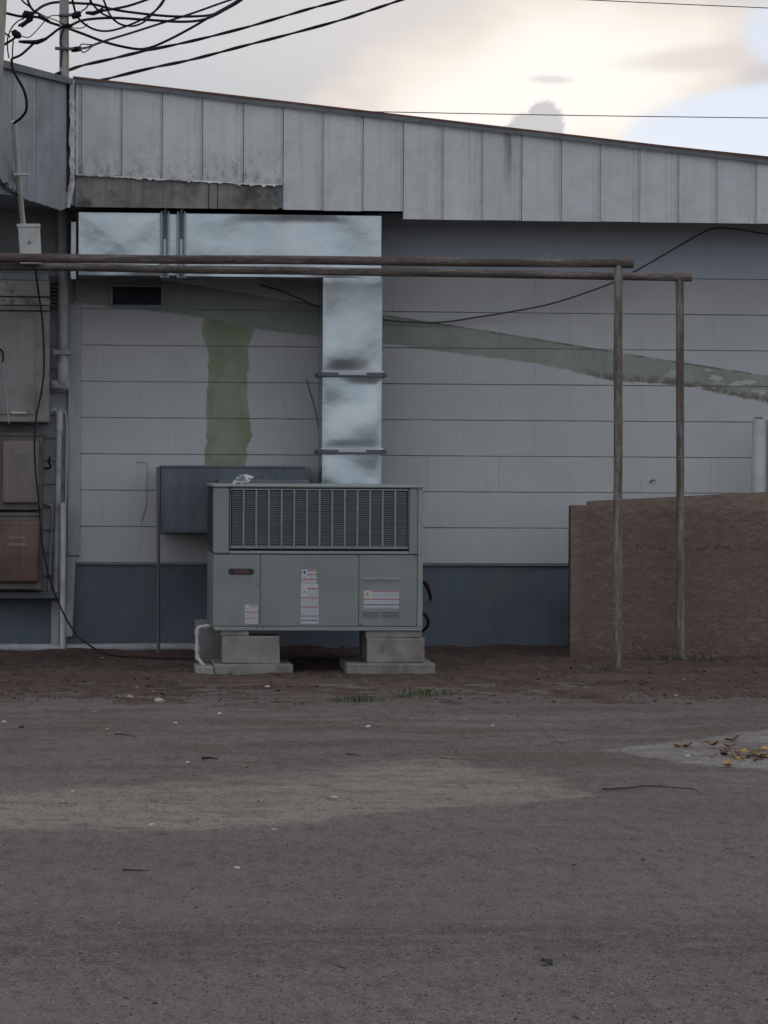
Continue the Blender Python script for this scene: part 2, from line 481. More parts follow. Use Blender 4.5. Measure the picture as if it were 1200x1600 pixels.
def asphalt_mat():
    m, n, b = new_mat('worn_asphalt')
    pos = n.node('ShaderNodeNewGeometry').outputs['Position']
    sep = n.node('ShaderNodeSeparateXYZ')
    n.put(sep.inputs[0], pos)
    X, Y = sep.outputs[0], sep.outputs[1]
    big = n.noise(n.map(pos, (0.45, 1.0, 1)), 0.8, 5.0, 0.55)
    mid = n.noise(pos, 7.0, 3.0, 0.75)
    fine = n.noise(pos, 95.0, 3.0, 0.8)
    vor = n.voro(pos, 95.0)
    base = n.ramp(big, [(0.3, (0.136, 0.111, 0.100)), (0.7, (0.188, 0.158, 0.145))])
    base = n.mix(n.math('MULTIPLY', n.step(mid, 0.42, 0.66), 0.35), base, (0.118, 0.095, 0.084))
    # worn strip where the stones show pale, and the patch of old concrete
    wob = n.math('MULTIPLY', n.math('SUBTRACT', n.noise(pos, 2.2, 6.0, 0.65), 0.5), 1.6)
    wob2 = n.math('MULTIPLY', n.math('SUBTRACT', n.noise(pos, 9.0, 5.0, 0.65), 0.5), 0.35)
    yw = n.math('ADD', Y, n.math('ADD', wob, wob2))
    yl = n.math('ADD', Y, n.math('MULTIPLY', wob2, 0.7))

    def gedge(pts):
        q = sorted([(G(a, c).x, G(a, c).y) for a, c in pts])
        return n.curve(X, q)
    top = gedge([(-300, 1235), (0, 1230), (200, 1226), (420, 1210), (560, 1193), (700, 1186), (850, 1214), (945, 1240)])
    bot = gedge([(-300, 1300), (0, 1298), (250, 1296), (330, 1296), (500, 1282), (520, 1273), (740, 1257), (935, 1243), (960, 1235)])
    pale = n.math('MULTIPLY', n.step(n.math('SUBTRACT', top, yw), -0.15, 0.35), n.step(n.math('SUBTRACT', yl, bot), -0.03, 0.06))
    pale = n.math('MULTIPLY', pale, n.ramp(n.noise(n.map(pos, (0.8, 1.6, 1)), 5.0, 3.0, 0.8), [(0.38, 0.2), (0.54, 1.0)]))
    pc = n.ramp(fine, [(0.3, (0.235, 0.182, 0.150)), (0.7, (0.36, 0.295, 0.25))])
    base = n.mix(n.math('MULTIPLY', pale, 0.9), base, pc)
    t2 = gedge([(930, 1172), (1000, 1163), (1100, 1150), (1200, 1137), (1500, 1100)])
    b2 = gedge([(930, 1173), (990, 1180), (1060, 1193), (1200, 1204), (1500, 1230)])
    con = n.math('MULTIPLY', n.step(n.math('SUBTRACT', t2, yl), -0.02, 0.10), n.step(n.math('SUBTRACT', yl, b2), -0.02, 0.10))
    cc = n.ramp(n.noise(pos, 13.0, 6.0, 0.65), [(0.3, (0.26, 0.24, 0.215)), (0.7, (0.40, 0.375, 0.34))])
    base = n.mix(n.math('MULTIPLY', con, 0.70), base, cc)
    # reddish soil washed over the lot near the dirt strip and on the far side
    soil = n.math('MULTIPLY', n.step(Y, -8.8, -5.8), n.step(n.noise(n.map(pos, (0.5, 1, 1), (4, 2, 0)), 2.6, 6.0, 0.68), 0.42, 0.62))
    base = n.mix(n.math('MULTIPLY', soil, 0.75), base, (0.105, 0.064, 0.051))
    # dark tyre-worn band
    yb = G(600, 1470).y
    db = n.math('ABSOLUTE', n.math('SUBTRACT', n.math('ADD', Y, n.math('MULTIPLY', wob, 0.35)), yb))
    band = n.math('MULTIPLY', n.math('SUBTRACT', 1.0, n.step(db, 0.05, 0.55)), n.ramp(n.noise(n.map(pos, (0.7, 1.4, 1)), 5.0, 3.0, 0.8), [(0.36, 0.0), (0.6, 1.0)]))
    base = n.mix(n.math('MULTIPLY', band, 0.75), base, (0.078, 0.060, 0.052))
    # slow drift of tone, drawn out along the traffic direction
    drift = n.noise(n.map(pos, (0.22, 1.3, 1), (7, 3, 0)), 1.5, 3.0, 0.7)
    base = n.mix(n.math('MULTIPLY', n.step(drift, 0.45, 0.68), 0.25), base, (0.102, 0.080, 0.070))
    mot = n.noise(n.map(pos, (1, 0.30, 1)), 20.0, 3.0, 0.8)
    base = n.mix(n.math('MULTIPLY', n.step(mot, 0.50, 0.66), 0.26), base, (0.205, 0.175, 0.158))
    base = n.mix(n.math('MULTIPLY', n.math('SUBTRACT', 1.0, n.step(mot, 0.36, 0.50)), 0.50), base, (0.080, 0.060, 0.052))
    base = n.mix(n.math('MULTIPLY', pale, 0.30), base, pc)
    base = n.mix(n.math('MULTIPLY', con, 0.22), base, cc)
    # aggregate
    base = n.mix(n.math('MULTIPLY', n.step(fine, 0.5, 0.68), 0.6), base, (0.27, 0.245, 0.225))
    base = n.mix(n.math('MULTIPLY', n.math('SUBTRACT', 1.0, n.step(fine, 0.32, 0.47)), 0.65), base, (0.06, 0.05, 0.046))
    n.put(b.inputs['Base Color'], base)
    b.inputs['Roughness'].default_value = 0.92
    b.inputs['Specular IOR Level'].default_value = 0.15
    h = n.math('ADD', n.math('MULTIPLY', fine, 0.7), n.math('MULTIPLY', vor, 0.6))
    bump(n, b, h, 1.0, 0.012)
    return m


def dirt_mat():
    m, n, b = new_mat('brown_dirt')
    pos = n.node('ShaderNodeNewGeometry').outputs['Position']
    a = n.noise(n.map(pos, (0.6, 1, 1)), 1.7, 6.0, 0.65)
    f = n.noise(pos, 45.0, 5.0, 0.75)
    c = n.ramp(a, [(0.3, (0.058, 0.041, 0.036)), (0.5, (0.090, 0.061, 0.051)), (0.72, (0.128, 0.088, 0.073))])
    c = n.mix(n.math('MULTIPLY', n.step(f, 0.54, 0.7), 0.6), c, (0.20, 0.15, 0.12))
    c = n.mix(n.math('MULTIPLY', n.math('SUBTRACT', 1.0, n.step(f, 0.3, 0.45)), 0.7), c, (0.028, 0.022, 0.02))
    mot = n.noise(n.map(pos, (1, 0.30, 1)), 16.0, 3.0, 0.8)
    c = n.mix(n.math('MULTIPLY', n.step(mot, 0.50, 0.68), 0.4), c, (0.155, 0.108, 0.088))
    c = n.mix(n.math('MULTIPLY', n.math('SUBTRACT', 1.0, n.step(mot, 0.34, 0.50)), 0.6), c, (0.045, 0.034, 0.031))
    n.put(b.inputs['Base Color'], c)
    b.inputs['Roughness'].default_value = 0.95
    b.inputs['Specular IOR Level'].default_value = 0.1
    bump(n, b, f, 1.0, 0.012)
    return m


def attr_mat(name, rough=0.85):
    m, n, b = new_mat(name)
    at = n.node('ShaderNodeAttribute')
    at.attribute_name = 'tint'
    pos = n.node('ShaderNodeNewGeometry').outputs['Position']
    n.put(b.inputs['Base Color'], n.mix(n.math('MULTIPLY', n.noise(pos, 90.0, 3.0), 0.4), at.outputs[0], (0.06, 0.05, 0.045)))
    b.inputs['Roughness'].default_value = rough
    b.inputs['Specular IOR Level'].default_value = 0.2
    return m


MAT['wall'] = wall_paint()
MAT['fascia'] = fascia_mat()
MAT['galv'] = galvanised()
MAT['rust'] = rust_pipe('rusty_pipe', -0.02, 'x')
MAT['rust_post'] = rust_pipe('weathered_post', 0.045, 'z')
MAT['osb'] = osb_mat('red_brown_painted_board', (0.160, 0.107, 0.090), (0.115, 0.077, 0.066), (0.215, 0.155, 0.132))
MAT['osb2'] = osb_mat('tan_bare_board', (0.185, 0.135, 0.105), (0.13, 0.092, 0.072), (0.235, 0.18, 0.14))
MAT['asphalt'] = asphalt_mat()
MAT['dirt'] = dirt_mat()
MAT['attr'] = attr_mat('tinted_litter')
MAT['eave'] = simple('eave_grey_with_blue_shade', (0.44, 0.475, 0.52), 0.75, var=0.08, scale=1.5, dirt=(0.34, 0.36, 0.39), dirt_amt=0.3)  # blue cast of the shade under the eave, put into the panel colour
MAT['mortar'] = simple('recessed_mortar', (0.25, 0.25, 0.25), 0.9, var=0.3)
MAT['plinth'] = simple('slate_blue_paint', (0.098, 0.117, 0.141), 0.55, var=0.2, scale=2.5, dirt=(0.15, 0.135, 0.125), dirt_amt=0.4, dirt_scale=3.0, streak=0.2, bump_scale=30, bump_s=0.2)
MAT['footing'] = simple('pale_footing', (0.17, 0.175, 0.18), 0.85, var=0.35, dirt=(0.08, 0.065, 0.055), dirt_amt=0.8, dirt_scale=8)
MAT['trim'] = simple('grey_trim_paint', (0.36, 0.365, 0.365), 0.6, var=0.12, dirt=(0.16, 0.15, 0.14), dirt_amt=0.35, streak=0.2)
MAT['siding'] = simple('grey_siding_paint', (0.30, 0.305, 0.31), 0.65, var=0.2, dirt=(0.11, 0.10, 0.09), dirt_amt=0.5)
MAT['soffit'] = simple('soffit_with_blue_lift', (0.24, 0.275, 0.32), 0.8, var=0.25)  # lightened and blued in colour to lift the shade under the eave
MAT['fascia_old'] = simple('bare_weathered_strip', (0.215, 0.195, 0.180), 0.75, var=0.3, dirt=(0.05, 0.045, 0.045), dirt_amt=0.85, dirt_scale=5, streak=0.75)
MAT['fascia_side'] = simple('shade_toned_side_sheet', (0.27, 0.288, 0.298), 0.55, metal=0.1, var=0.25, dirt=(0.15, 0.15, 0.15), dirt_amt=0.5, streak=0.5, rnd=0.1)  # darker, bluer than the main fascia: shade of the turned face in its colour
MAT['peel'] = simple('peeling_white_paint', (0.50, 0.50, 0.485), 0.7, var=0.3, dirt=(0.14, 0.11, 0.085), dirt_amt=0.9, dirt_scale=11)
MAT['roof'] = simple('roofing_with_sun_bleed', (0.12, 0.06, 0.045), 0.8, var=0.3)  # red tint stands in for sunlight bleeding over the roof edge
MAT['drip'] = simple('dark_drip_edge', (0.11, 0.12, 0.128), 0.6, var=0.3, dirt=(0.17, 0.17, 0.17), dirt_amt=0.5, dirt_scale=6)
MAT['unit'] = simple('grey_green_enamel', (0.188, 0.206, 0.190), 0.42, var=0.06, scale=1.5, dirt=(0.135, 0.145, 0.13), dirt_amt=0.4, dirt_scale=5, bump_s=0.05, bump_scale=18, spec=0.45)
MAT['unit_edge'] = simple('pale_enamel_edge', (0.23, 0.255, 0.24), 0.4, var=0.08, dirt=(0.2, 0.2, 0.19), dirt_amt=0.3, bump_s=0.05)
MAT['coil'] = simple('dark_coil', (0.05, 0.06, 0.07), 0.6, metal=0.2, var=0.2)
MAT['slat'] = simple('louvre_slat', (0.165, 0.185, 0.178), 0.5, var=0.1, bump_s=0.0)
MAT['badge'] = simple('dark_badge', (0.022, 0.024, 0.03), 0.3, var=0.1, bump_s=0.0)
MAT['badge_red'] = simple('badge_lettering', (0.15, 0.045, 0.045), 0.4, var=0.1, bump_s=0.0)
MAT['lab_white'] = simple('label_white', (0.43, 0.42, 0.43), 0.5, var=0.06, bump_s=0.0)
MAT['lab_red'] = simple('label_red', (0.30, 0.04, 0.045), 0.5, var=0.06, bump_s=0.0)
MAT['lab_blue'] = simple('label_blue', (0.05, 0.075, 0.20), 0.5, var=0.06, bump_s=0.0)
MAT['lab_yellow'] = simple('label_yellow', (0.48, 0.34, 0.06), 0.5, var=0.06, bump_s=0.0)
MAT['lab_text'] = simple('label_print', (0.24, 0.24, 0.25), 0.5, var=0.1, bump_s=0.0)
MAT['flange'] = simple('flange_steel', (0.26, 0.29, 0.31), 0.45, metal=0.7, var=0.2)
MAT['gasket'] = simple('dark_gasket', (0.10, 0.105, 0.11), 0.7, var=0.2)
MAT['slate'] = simple('slate_painted_metal', (0.088, 0.102, 0.116), 0.5, var=0.18, scale=3, dirt=(0.17, 0.18, 0.185), dirt_amt=0.35, dirt_scale=4.5, streak=0.3)
MAT['conc'] = simple('concrete_block', (0.225, 0.208, 0.188), 0.9, var=0.2, scale=9, dirt=(0.12, 0.095, 0.08), dirt_amt=0.6, dirt_scale=6, bump_s=0.6, bump_scale=110, rnd=0.1)
MAT['pvc'] = simple('white_pvc', (0.46, 0.46, 0.45), 0.45, var=0.1, dirt=(0.25, 0.23, 0.21), dirt_amt=0.45, dirt_scale=7, bump_s=0.05)
MAT['grey_pvc'] = simple('grey_conduit', (0.34, 0.345, 0.35), 0.5, var=0.14, dirt=(0.15, 0.14, 0.135), dirt_amt=0.5, dirt_scale=7)
MAT['cab'] = simple('grey_cabinet_paint', (0.235, 0.225, 0.215), 0.55, var=0.15, scale=2.5, dirt=(0.13, 0.11, 0.095), dirt_amt=0.55, dirt_scale=4, streak=0.4)
MAT['cab_flake'] = simple('flaked_cabinet_paint', (0.30, 0.29, 0.28), 0.6, var=0.3, dirt=(0.07, 0.065, 0.065), dirt_amt=0.9, dirt_scale=11)
MAT['box_grey'] = simple('faded_mauve_box', (0.185, 0.150, 0.135), 0.5, var=0.2, dirt=(0.22, 0.19, 0.165), dirt_amt=0.4, streak=0.3)
MAT['box_rust'] = simple('rusty_box', (0.135, 0.085, 0.064), 0.7, var=0.35, scale=4, dirt=(0.075, 0.048, 0.04), dirt_amt=0.7, dirt_scale=5, streak=0.35)
MAT['box_frame'] = simple('grimy_frame', (0.125, 0.113, 0.102), 0.7, var=0.25)
MAT['jbox'] = simple('pale_junction_box', (0.50, 0.50, 0.47), 0.55, var=0.1, dirt=(0.3, 0.28, 0.25), dirt_amt=0.4, dirt_scale=12)
MAT['cable'] = simple('black_cable', (0.007, 0.007, 0.009), 0.75, spec=0.15, var=0.2, bump_s=0.0)
MAT['cable_grey'] = simple('dull_cable', (0.06, 0.06, 0.062), 0.6, var=0.2, bump_s=0.0)
MAT['lead'] = simple('dusty_black_lead', (0.028, 0.027, 0.028), 0.8, var=0.3, bump_s=0.0, spec=0.15)
MAT['plate'] = simple('faint_green_plate', (0.15, 0.155, 0.125), 0.6, var=0.15)
MAT['red_hose'] = simple('red_brown_hose', (0.13, 0.075, 0.07), 0.6, var=0.3)
MAT['void'] = simple('opening_shade_plate', (0.015, 0.016, 0.02), 0.9, var=0.2)  # near-black colour of a flat plate, standing in for shade inside the vent
MAT['wood'] = simple('weathered_wood', (0.30, 0.265, 0.235), 0.9, var=0.3, scale=5, dirt=(0.12, 0.10, 0.09), dirt_amt=0.6, streak=0.6, bump_s=0.5)
MAT['stud'] = simple('stained_stud', (0.095, 0.068, 0.058), 0.85, var=0.25)
MAT['foil'] = simple('crumpled_foil', (0.55, 0.55, 0.55), 0.5, metal=0.3, var=0.2)
MAT['weed'] = simple('weed_green', (0.060, 0.085, 0.038), 0.7, var=0.5, scale=30, bump_s=0.0)
MAT['weed_dry'] = simple('weed_dry', (0.20, 0.17, 0.10), 0.8, var=0.4, scale=30, bump_s=0.0)
MAT['stone'] = simple('pale_stone', (0.36, 0.32, 0.28), 0.9, var=0.3, scale=20)
MAT['leaf_y'] = simple('yellow_leaf', (0.28, 0.18, 0.07), 0.7, var=0.45, scale=25, rnd=0.35, bump_s=0.0)
MAT['leaf_b'] = simple('brown_leaf', (0.13, 0.075, 0.045), 0.8, var=0.4, scale=25, rnd=0.35, bump_s=0.0)
MAT['leaf_d'] = simple('black_leaf', (0.025, 0.02, 0.02), 0.8, var=0.4, scale=25, bump_s=0.0)
MAT['twig'] = simple('dark_twig', (0.06, 0.045, 0.038), 0.9, var=0.3, scale=25)
MAT['stick'] = simple('tan_stick', (0.20, 0.15, 0.115), 0.9, var=0.3, scale=25)
MAT['paper'] = simple('white_scrap', (0.36, 0.345, 0.32), 0.8, var=0.15, scale=25, bump_s=0.0)


# ------------------------------------------------------------------ mesh builder
class MB:
    def __init__(self):
        self.v, self.f, self.m = [], [], []

    def add(self, vs, fs, mi=0):
        o = len(self.v)
        self.v += [tuple(x) for x in vs]
        self.f += [tuple(i + o for i in f) for f in fs]
        self.m += [mi] * len(fs)
        return self

    def box(self, x0, x1, y0, y1, z0, z1, mi=0):
        vs = [(x0, y0, z0), (x1, y0, z0), (x1, y1, z0), (x0, y1, z0), (x0, y0, z1), (x1, y0, z1), (x1, y1, z1), (x0, y1, z1)]
        return self.add(vs, [(0, 3, 2, 1), (4, 5, 6, 7), (0, 1, 5, 4), (1, 2, 6, 5), (2, 3, 7, 6), (3, 0, 4, 7)], mi)

    def prism(self, poly, vec, mi=0):
        """closed polygon (list of points) pushed along vec"""
        n = len(poly)
        a = [Vector(p) for p in poly]
        bq = [p + Vector(vec) for p in a]
        fs = [tuple(range(n)), tuple(range(2 * n - 1, n - 1, -1))]
        for i in range(n):
            j = (i + 1) % n
            fs.append((j, i, i + n, j + n))
        return self.add(a + bq, fs, mi)

    def tube(self, pts, r, n=8, mi=0, caps=True):
        pts = [Vector(p) for p in pts]
        rs = r if hasattr(r, '__len__') else [r] * len(pts)
        rings = []
        ref = None
        for i, p in enumerate(pts):
            t = (pts[min(i + 1, len(pts) - 1)] - pts[max(i - 1, 0)])
            if t.length < 1e-9:
                t = Vector((0, 0, 1))
            t.normalize()
            if ref is None:
                ref = Vector((0, 0, 1)) if abs(t.z) < 0.9 else Vector((1, 0, 0))
            s = t.cross(ref).normalized()
            u = s.cross(t).normalized()
            ref = u
            rings.append([p + (s * math.cos(a) + u * math.sin(a)) * rs[i] for a in (2 * math.pi * k / n for k in range(n))])
        vs = [q for ring in rings for q in ring]
        fs = []
        for i in range(len(rings) - 1):
            for k in range(n):
                k2 = (k + 1) % n
                fs.append((i * n + k, i * n + k2, (i + 1) * n + k2, (i + 1) * n + k))
        if caps:
            fs.append(tuple(range(n - 1, -1, -1)))
            fs.append(tuple((len(rings) - 1) * n + k for k in range(n)))
        return self.add(vs, fs, mi)

    def build(self, name, mats, parent=None, bevel=0.0, seg=1, smooth=False, kind=None):
        me = bpy.data.meshes.new(name)
        me.from_pydata(self.v, [], self.f)
        if not isinstance(mats, (list, tuple)):
            mats = [mats]
        for k in mats:
            me.materials.append(MAT[k])
        for p, i in zip(me.polygons, self.m):
            p.material_index = i
        bm = bmesh.new()
        bm.from_mesh(me)
        bmesh.ops.recalc_face_normals(bm, faces=bm.faces)
        if bevel:
            es = [e for e in bm.edges if len(e.link_faces) == 2 and e.calc_face_angle(0) > 0.5]
            bmesh.ops.bevel(bm, geom=es, offset=bevel, segments=seg, profile=0.5, affect='EDGES', clamp_overlap=True)
        if smooth:
            for f in bm.faces:
                f.smooth = True
            for e in bm.edges:
                if len(e.link_faces) == 2 and e.calc_face_angle(0) > 0.8:
                    e.smooth = False
        bm.to_mesh(me)
        bm.free()
        return link(name, me, parent, kind)


def link(name, me, parent=None, kind=None):
    o = bpy.data.objects.new(name, me)
    col.objects.link(o)
    if parent is not None:
        o.parent = parent
        if parent.type == 'EMPTY':
            o.matrix_parent_inverse = Matrix.Translation(-parent.location)
    if kind:
        o['kind'] = kind
    return o


def thing(name, label, cat, loc, group=None):
    o = bpy.data.objects.new(name, None)
    o.empty_display_size = 0.1
    col.objects.link(o)
    o.location = loc
    return tag(o, label, cat, group)


def tag(o, label, cat, group=None):
    o['label'] = label
    o['category'] = cat
    if group:
        o['group'] = group
    return o


def spline(pts, sub=6):
    """Catmull-Rom through points"""
    pts = [Vector(p) for p in pts]
    if len(pts) < 3:
        return pts
    q = [2 * pts[0] - pts[1]] + pts + [2 * pts[-1] - pts[-2]]
    res = []
    for i in range(1, len(q) - 2):
        for k in range(sub):
            t = k / sub
            a, b_, c, d = q[i - 1], q[i], q[i + 1], q[i + 2]
            res.append(0.5 * ((2 * b_) + (c - a) * t + (2 * a - 5 * b_ + 4 * c - d) * t * t + (3 * b_ - a - 3 * c + d) * t ** 3))
    res.append(pts[-1])
    return res


# ------------------------------------------------------------------ ground
def ground():
    mb = MB()
    xs = [-400, -60, -20] + [-8 + 0.4 * i for i in range(51)] + [25, 60, 400]
    ys = [-400, -80, -30] + [-20 + 0.4 * i for i in range(51)] + [15, 60, 400]
    vs = []
    for y in ys:
        for x in xs:
            z = 0.012 * mnoise.noise(Vector((x * 0.5, y * 0.5, 3))) if (-8 < x < 12 and -20 < y < -2.6) else 0.0
            vs.append((x, y, z))
    n = len(xs)
    fs = [(j * n + i, j * n + i + 1, (j + 1) * n + i + 1, (j + 1) * n + i) for j in range(len(ys) - 1) for i in range(n - 1)]
    mb.add(vs, fs)
    mb.build('asphalt_ground', 'asphalt', smooth=True, kind='structure')
    # strip of dirt and leaf mould along the wall
    mb = MB()
    nx, ny = 260, 110
    x0, x1, y0, y1 = -3.5, 7.0, -4.7, 0.03
    vs = []
    for j in range(ny + 1):
        for i in range(nx + 1):
            x = x0 + (x1 - x0) * i / nx
            y = y0 + (y1 - y0) * j / ny
            e = -3.85 + 0.5 * mnoise.noise(Vector((x * 0.9, 0, 5))) + 0.55 * mnoise.noise(Vector((x * 2.6, y * 1.7, 9))) + 0.3 * mnoise.noise(Vector((x * 8, y * 5, 4)))
            if x > 2.2:
                e += 0.25 * min(1, (x - 2.2))
            f = max(-1.0, min(1.0, (y - e) / 0.5))
            z = 0.013 * f + 0.010 * mnoise.fractal(Vector((x * 4, y * 4, 1)), 1.0, 2.0, 4) - 0.004
            z += 0.007 * mnoise.noise(Vector((x * 23, y * 23, 2)))
            z = min(z, 0.02)
            if y > -0.3:
                z += (y + 0.3) * 0.10 * (0.5 + 0.9 * mnoise.noise(Vector((x * 3.3, 0.5, 8))))
            if f < -0.9:
                z = -0.03
            vs.append((x, y, z))
    n = nx + 1
    fs = [(j * n + i, j * n + i + 1, (j + 1) * n + i + 1, (j + 1) * n + i) for j in range(ny) for i in range(nx)]
    mb.add(vs, fs)
    mb.build('dirt_strip', 'dirt', smooth=True, kind='structure')


ground()

# ------------------------------------------------------------------ building
FY = -0.55                                            # fascia plane
Z0 = P(600, 880.5, 0).z                               # top of the slate plinth
CH = 0.2                                              # block course
XL = P(112, 700, 0).x                                 # where block wall meets the sided wall
XR = 7.0
zb1 = P(520, 329, FY).z                               # fascia bottom, shorter sheets
zb2 = P(640, 342.5, FY).z                             # fascia bottom, long sheets
A = P(114, 122, FY)                                   # fascia corner, top
tA, tB = P(118, 123, FY), P(1195, 249, FY)
slope = (tB.z - tA.z) / (tB.x - tA.x)


def ztop(x):
    return tA.z + slope * (x - tA.x)


AD = Vector((-0.44, -0.90, 0)).normalized()           # direction of the angled fascia
AN = Vector((-AD.y, AD.x, 0))


def PA(px, py, off=0.0):
    d = DIR(px, py)
    o = Vector((A.x, A.y, 0)) - AN * off
    t = (o - CAM).dot(AN) / d.dot(AN)
    return CAM + d * t


bld = thing('building', 'low grey painted block building with slate blue base and whitewashed metal fascia', 'building', (1.5, 0.0, 0.0))
wall = MB().box(XL, XR, 0.006, 6.0, Z0 - 0.01, zb1 + 0.25).build('block_wall', 'mortar', bld)
# blocks
bm_ = bmesh.new()
me_full = None


def block_mesh(wd, h):
    mb = MB().box(-wd / 2, wd / 2, 0, 0.005, -h / 2, h / 2)
    mb.v = [(x, y if y > 0.001 else y, z) for x, y, z in mb.v]
    me = bpy.data.meshes.new('block')
    me.from_pydata(mb.v, [], mb.f)
    b2 = bmesh.new()
    b2.from_mesh(me)
    bmesh.ops.recalc_face_normals(b2, faces=b2.faces)
    es = [e for e in b2.edges if all(v.co.y < 0.001 for v in e.verts)]
    bmesh.ops.bevel(b2, geom=es, offset=0.0007, segments=1, profile=0.5, affect='EDGES')
    b2.to_mesh(me)
    b2.free()
    me.materials.append(MAT['wall'])
    return me


me_cache = {}
xj = P(669, 565, 0).x
for r in range(8):
    zc = Z0 + CH * (r + 0.5)
    off = xj if r % 2 == 0 else xj - 0.2
    k0 = int(math.floor((XL - off) / 0.4))
    k = k0
    while True:
        a, e = off + 0.4 * k, off + 0.4 * (k + 1)
        k += 1
        if a > XR - 0.1 or a > 5.2:
            break
        a, e = max(a, XL + 0.012), e
        if e - a < 0.03:
            continue
        wd = round(e - a - 0.0003, 4)
        if wd not in me_cache:
            me_cache[wd] = block_mesh(wd, CH - 0.0048)
        o = link('block', me_cache[wd], wall)
        o.location = ((a + e) / 2, random.uniform(-0.0008, 0.0008), zc + random.uniform(-0.0005, 0.0005))
MB().box(5.22, XR, 0.0, 0.005, Z0, Z0 + CH * 8 - 0.004).build('wall_panel', 'wall', wall)
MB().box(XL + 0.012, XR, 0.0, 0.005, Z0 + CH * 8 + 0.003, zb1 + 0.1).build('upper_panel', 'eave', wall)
# plinth and footing
MB().box(-3.5, XR, 0.022, 0.30, -0.05, Z0 - 0.002).build('plinth', 'plinth', bld)
mb = MB()
x = -3.5
while x < XR:
    dx = random.uniform(0.25, 0.6)
    mb.box(x, x + dx - 0.002, -0.02 - random.uniform(0, 0.012), 0.021, -0.03, 0.012 + random.uniform(0, 0.012))
    x += dx
mb.build('footing_edge', 'footing', bld, bevel=0.006)
# sided wall beyond the corner trim
side = MB().box(-3.5, XL, 0.012, 6.0, 0.30, zb1 + 0.25).build('sided_wall', 'mortar', bld)
zs = P(85, 935, 0).z
z = zs
sb = None
while z < zb1 + 0.2:
    prof = [(-3.5, -0.004, z), (-3.5, 0.010, z + 0.128), (-3.5, 0.0118, z + 0.128), (-3.5, 0.0118, z)]
    MB().prism(prof, (XL + 3.5 - 0.002, 0, 0)).build('siding_board', 'siding', side)
    z += 0.1265
# corner trim boards
t0, t1 = P(107, 475, -0.02), P(125, 868, -0.02)
MB().box(t0.x, t1.x, -0.022, 0.0, t1.z, t0.z).build('trim_board', 'trim', bld, bevel=0.002)
q0, q1 = P(104, 868, -0.012), P(118, 995, -0.012)
MB().prism([(q0.x, -0.014, q0.z - 0.002), (q1.x, -0.014, q0.z - 0.002), (P(113, 995, -.012).x, -0.014, q1.z), (q0.x, -0.014, q1.z)], (0, 0.03, 0)).build('trim_board', 'trim', bld, bevel=0.002)
q0, q1 = P(80, 938, -0.01), P(92, 1012, -0.01)
MB().box(q0.x, q1.x, -0.012, 0.02, q1.z, q0.z).build('trim_board', 'trim', bld, bevel=0.002)

# vent opening high on the wall
v0, v1 = P(176, 448, -0.012), P(252, 477, -0.012)
vent = MB().box(v0.x, v1.x, -0.006, -0.002, v1.z, v0.z).build('vent', 'void', bld)
mb = MB()
for a in ((v0.x - .012, v1.x + .012, v0.z, v0.z + .012), (v0.x - .012, v1.x + .012, v1.z - .012, v1.z), (v0.x - .012, v0.x, v1.z, v0.z), (v1.x, v1.x + .012, v1.z, v0.z)):
    mb.box(a[0], a[1], -0.02, -0.002, a[2], a[3])
mb.build('vent_frame', 'soffit', vent)
for i in range(5):
    zz = v1.z + (v0.z - v1.z) * (i + 0.5) / 5
    MB().prism([(v0.x, -0.018, zz - 0.008), (v0.x, -0.007, zz + 0.006), (v0.x, -0.0065, zz + 0.004), (v0.x, -0.0165, zz - 0.010)], (v1.x - v0.x, 0, 0)).build('vent_slat', 'coil', vent)

# fascia ------------------------------------------------
zdk0, zdk1 = P(118, 273, FY).z, P(436, 290, FY).z
xdk0, xdk1 = P(118, 273, FY).x, P(436, 290, FY).x
fascia = MB().prism([(A.x, FY + 0.02, zb1 + 0.012), (XR, FY + 0.02, zb1 + 0.012), (XR, FY + 0.02, ztop(XR) - 0.02), (A.x, FY + 0.02, ztop(A.x) - 0.02)], (0, 0.04, 0)).build('fascia', 'soffit', bld)
seams = [117, 127, 190, 253, 316, 380, 442, 505, 567, 630, 692, 754, 815, 877, 938, 1000, 1060, 1121, 1182]
sx = [P(a, 230, FY).x for a in seams]
while sx[-1] < XR - 0.25:
    sx.append(sx[-1] + 0.2155)
for i in range(len(sx) - 1):
    a, e = sx[i] + 0.0012, sx[i + 1] - 0.0012
    wd = e - a
    mid = (a + e) / 2
    j = random.uniform(-0.002, 0.002)
    lap = 0.034 if wd > 0.1 else wd * 0.4
    tw = random.uniform(-0.003, 0.003)
    prof = [(a, FY + j), (a + 0.004, FY + j - 0.004 + tw), (e - lap - 0.004, FY + j - 0.003), (e - lap, FY + j + 0.001), (e - 0.006, FY + j + 0.002), (e - 0.004, FY + j - 0.007), (e, FY + j - 0.007), (e, FY + 0.018), (a, FY + 0.018)]

    def zlow(x, first=seams[i] if i < len(seams) else 2000):
        if first < 436:
            return zdk0 + (zdk1 - zdk0) * (x - xdk0) / (xdk1 - xdk0) + 0.002
        if first < 625:
            return zb1
        return zb2
    dz = random.uniform(-0.0015, 0.0015)
    vs = [(x_, y_, zlow(x_) + dz) for x_, y_ in prof] + [(x_, y_, ztop(x_) - 0.020) for x_, y_ in prof]
    n = len(prof)
    fs = [tuple(range(n)), tuple(range(2 * n - 1, n - 1, -1))] + [((k + 1) % n, k, k + n, (k + 1) % n + n) for k in range(n)]
    MB().add(vs, fs).build('fascia_panel', 'fascia', fascia)
# bare strip below the cut sheets
xs1, xs2 = P(326, 300, FY).x, P(341, 300, FY).x


def zdk(x):
    return zdk0 + (zdk1 - zdk0) * (x - xdk0) / (xdk1 - xdk0)


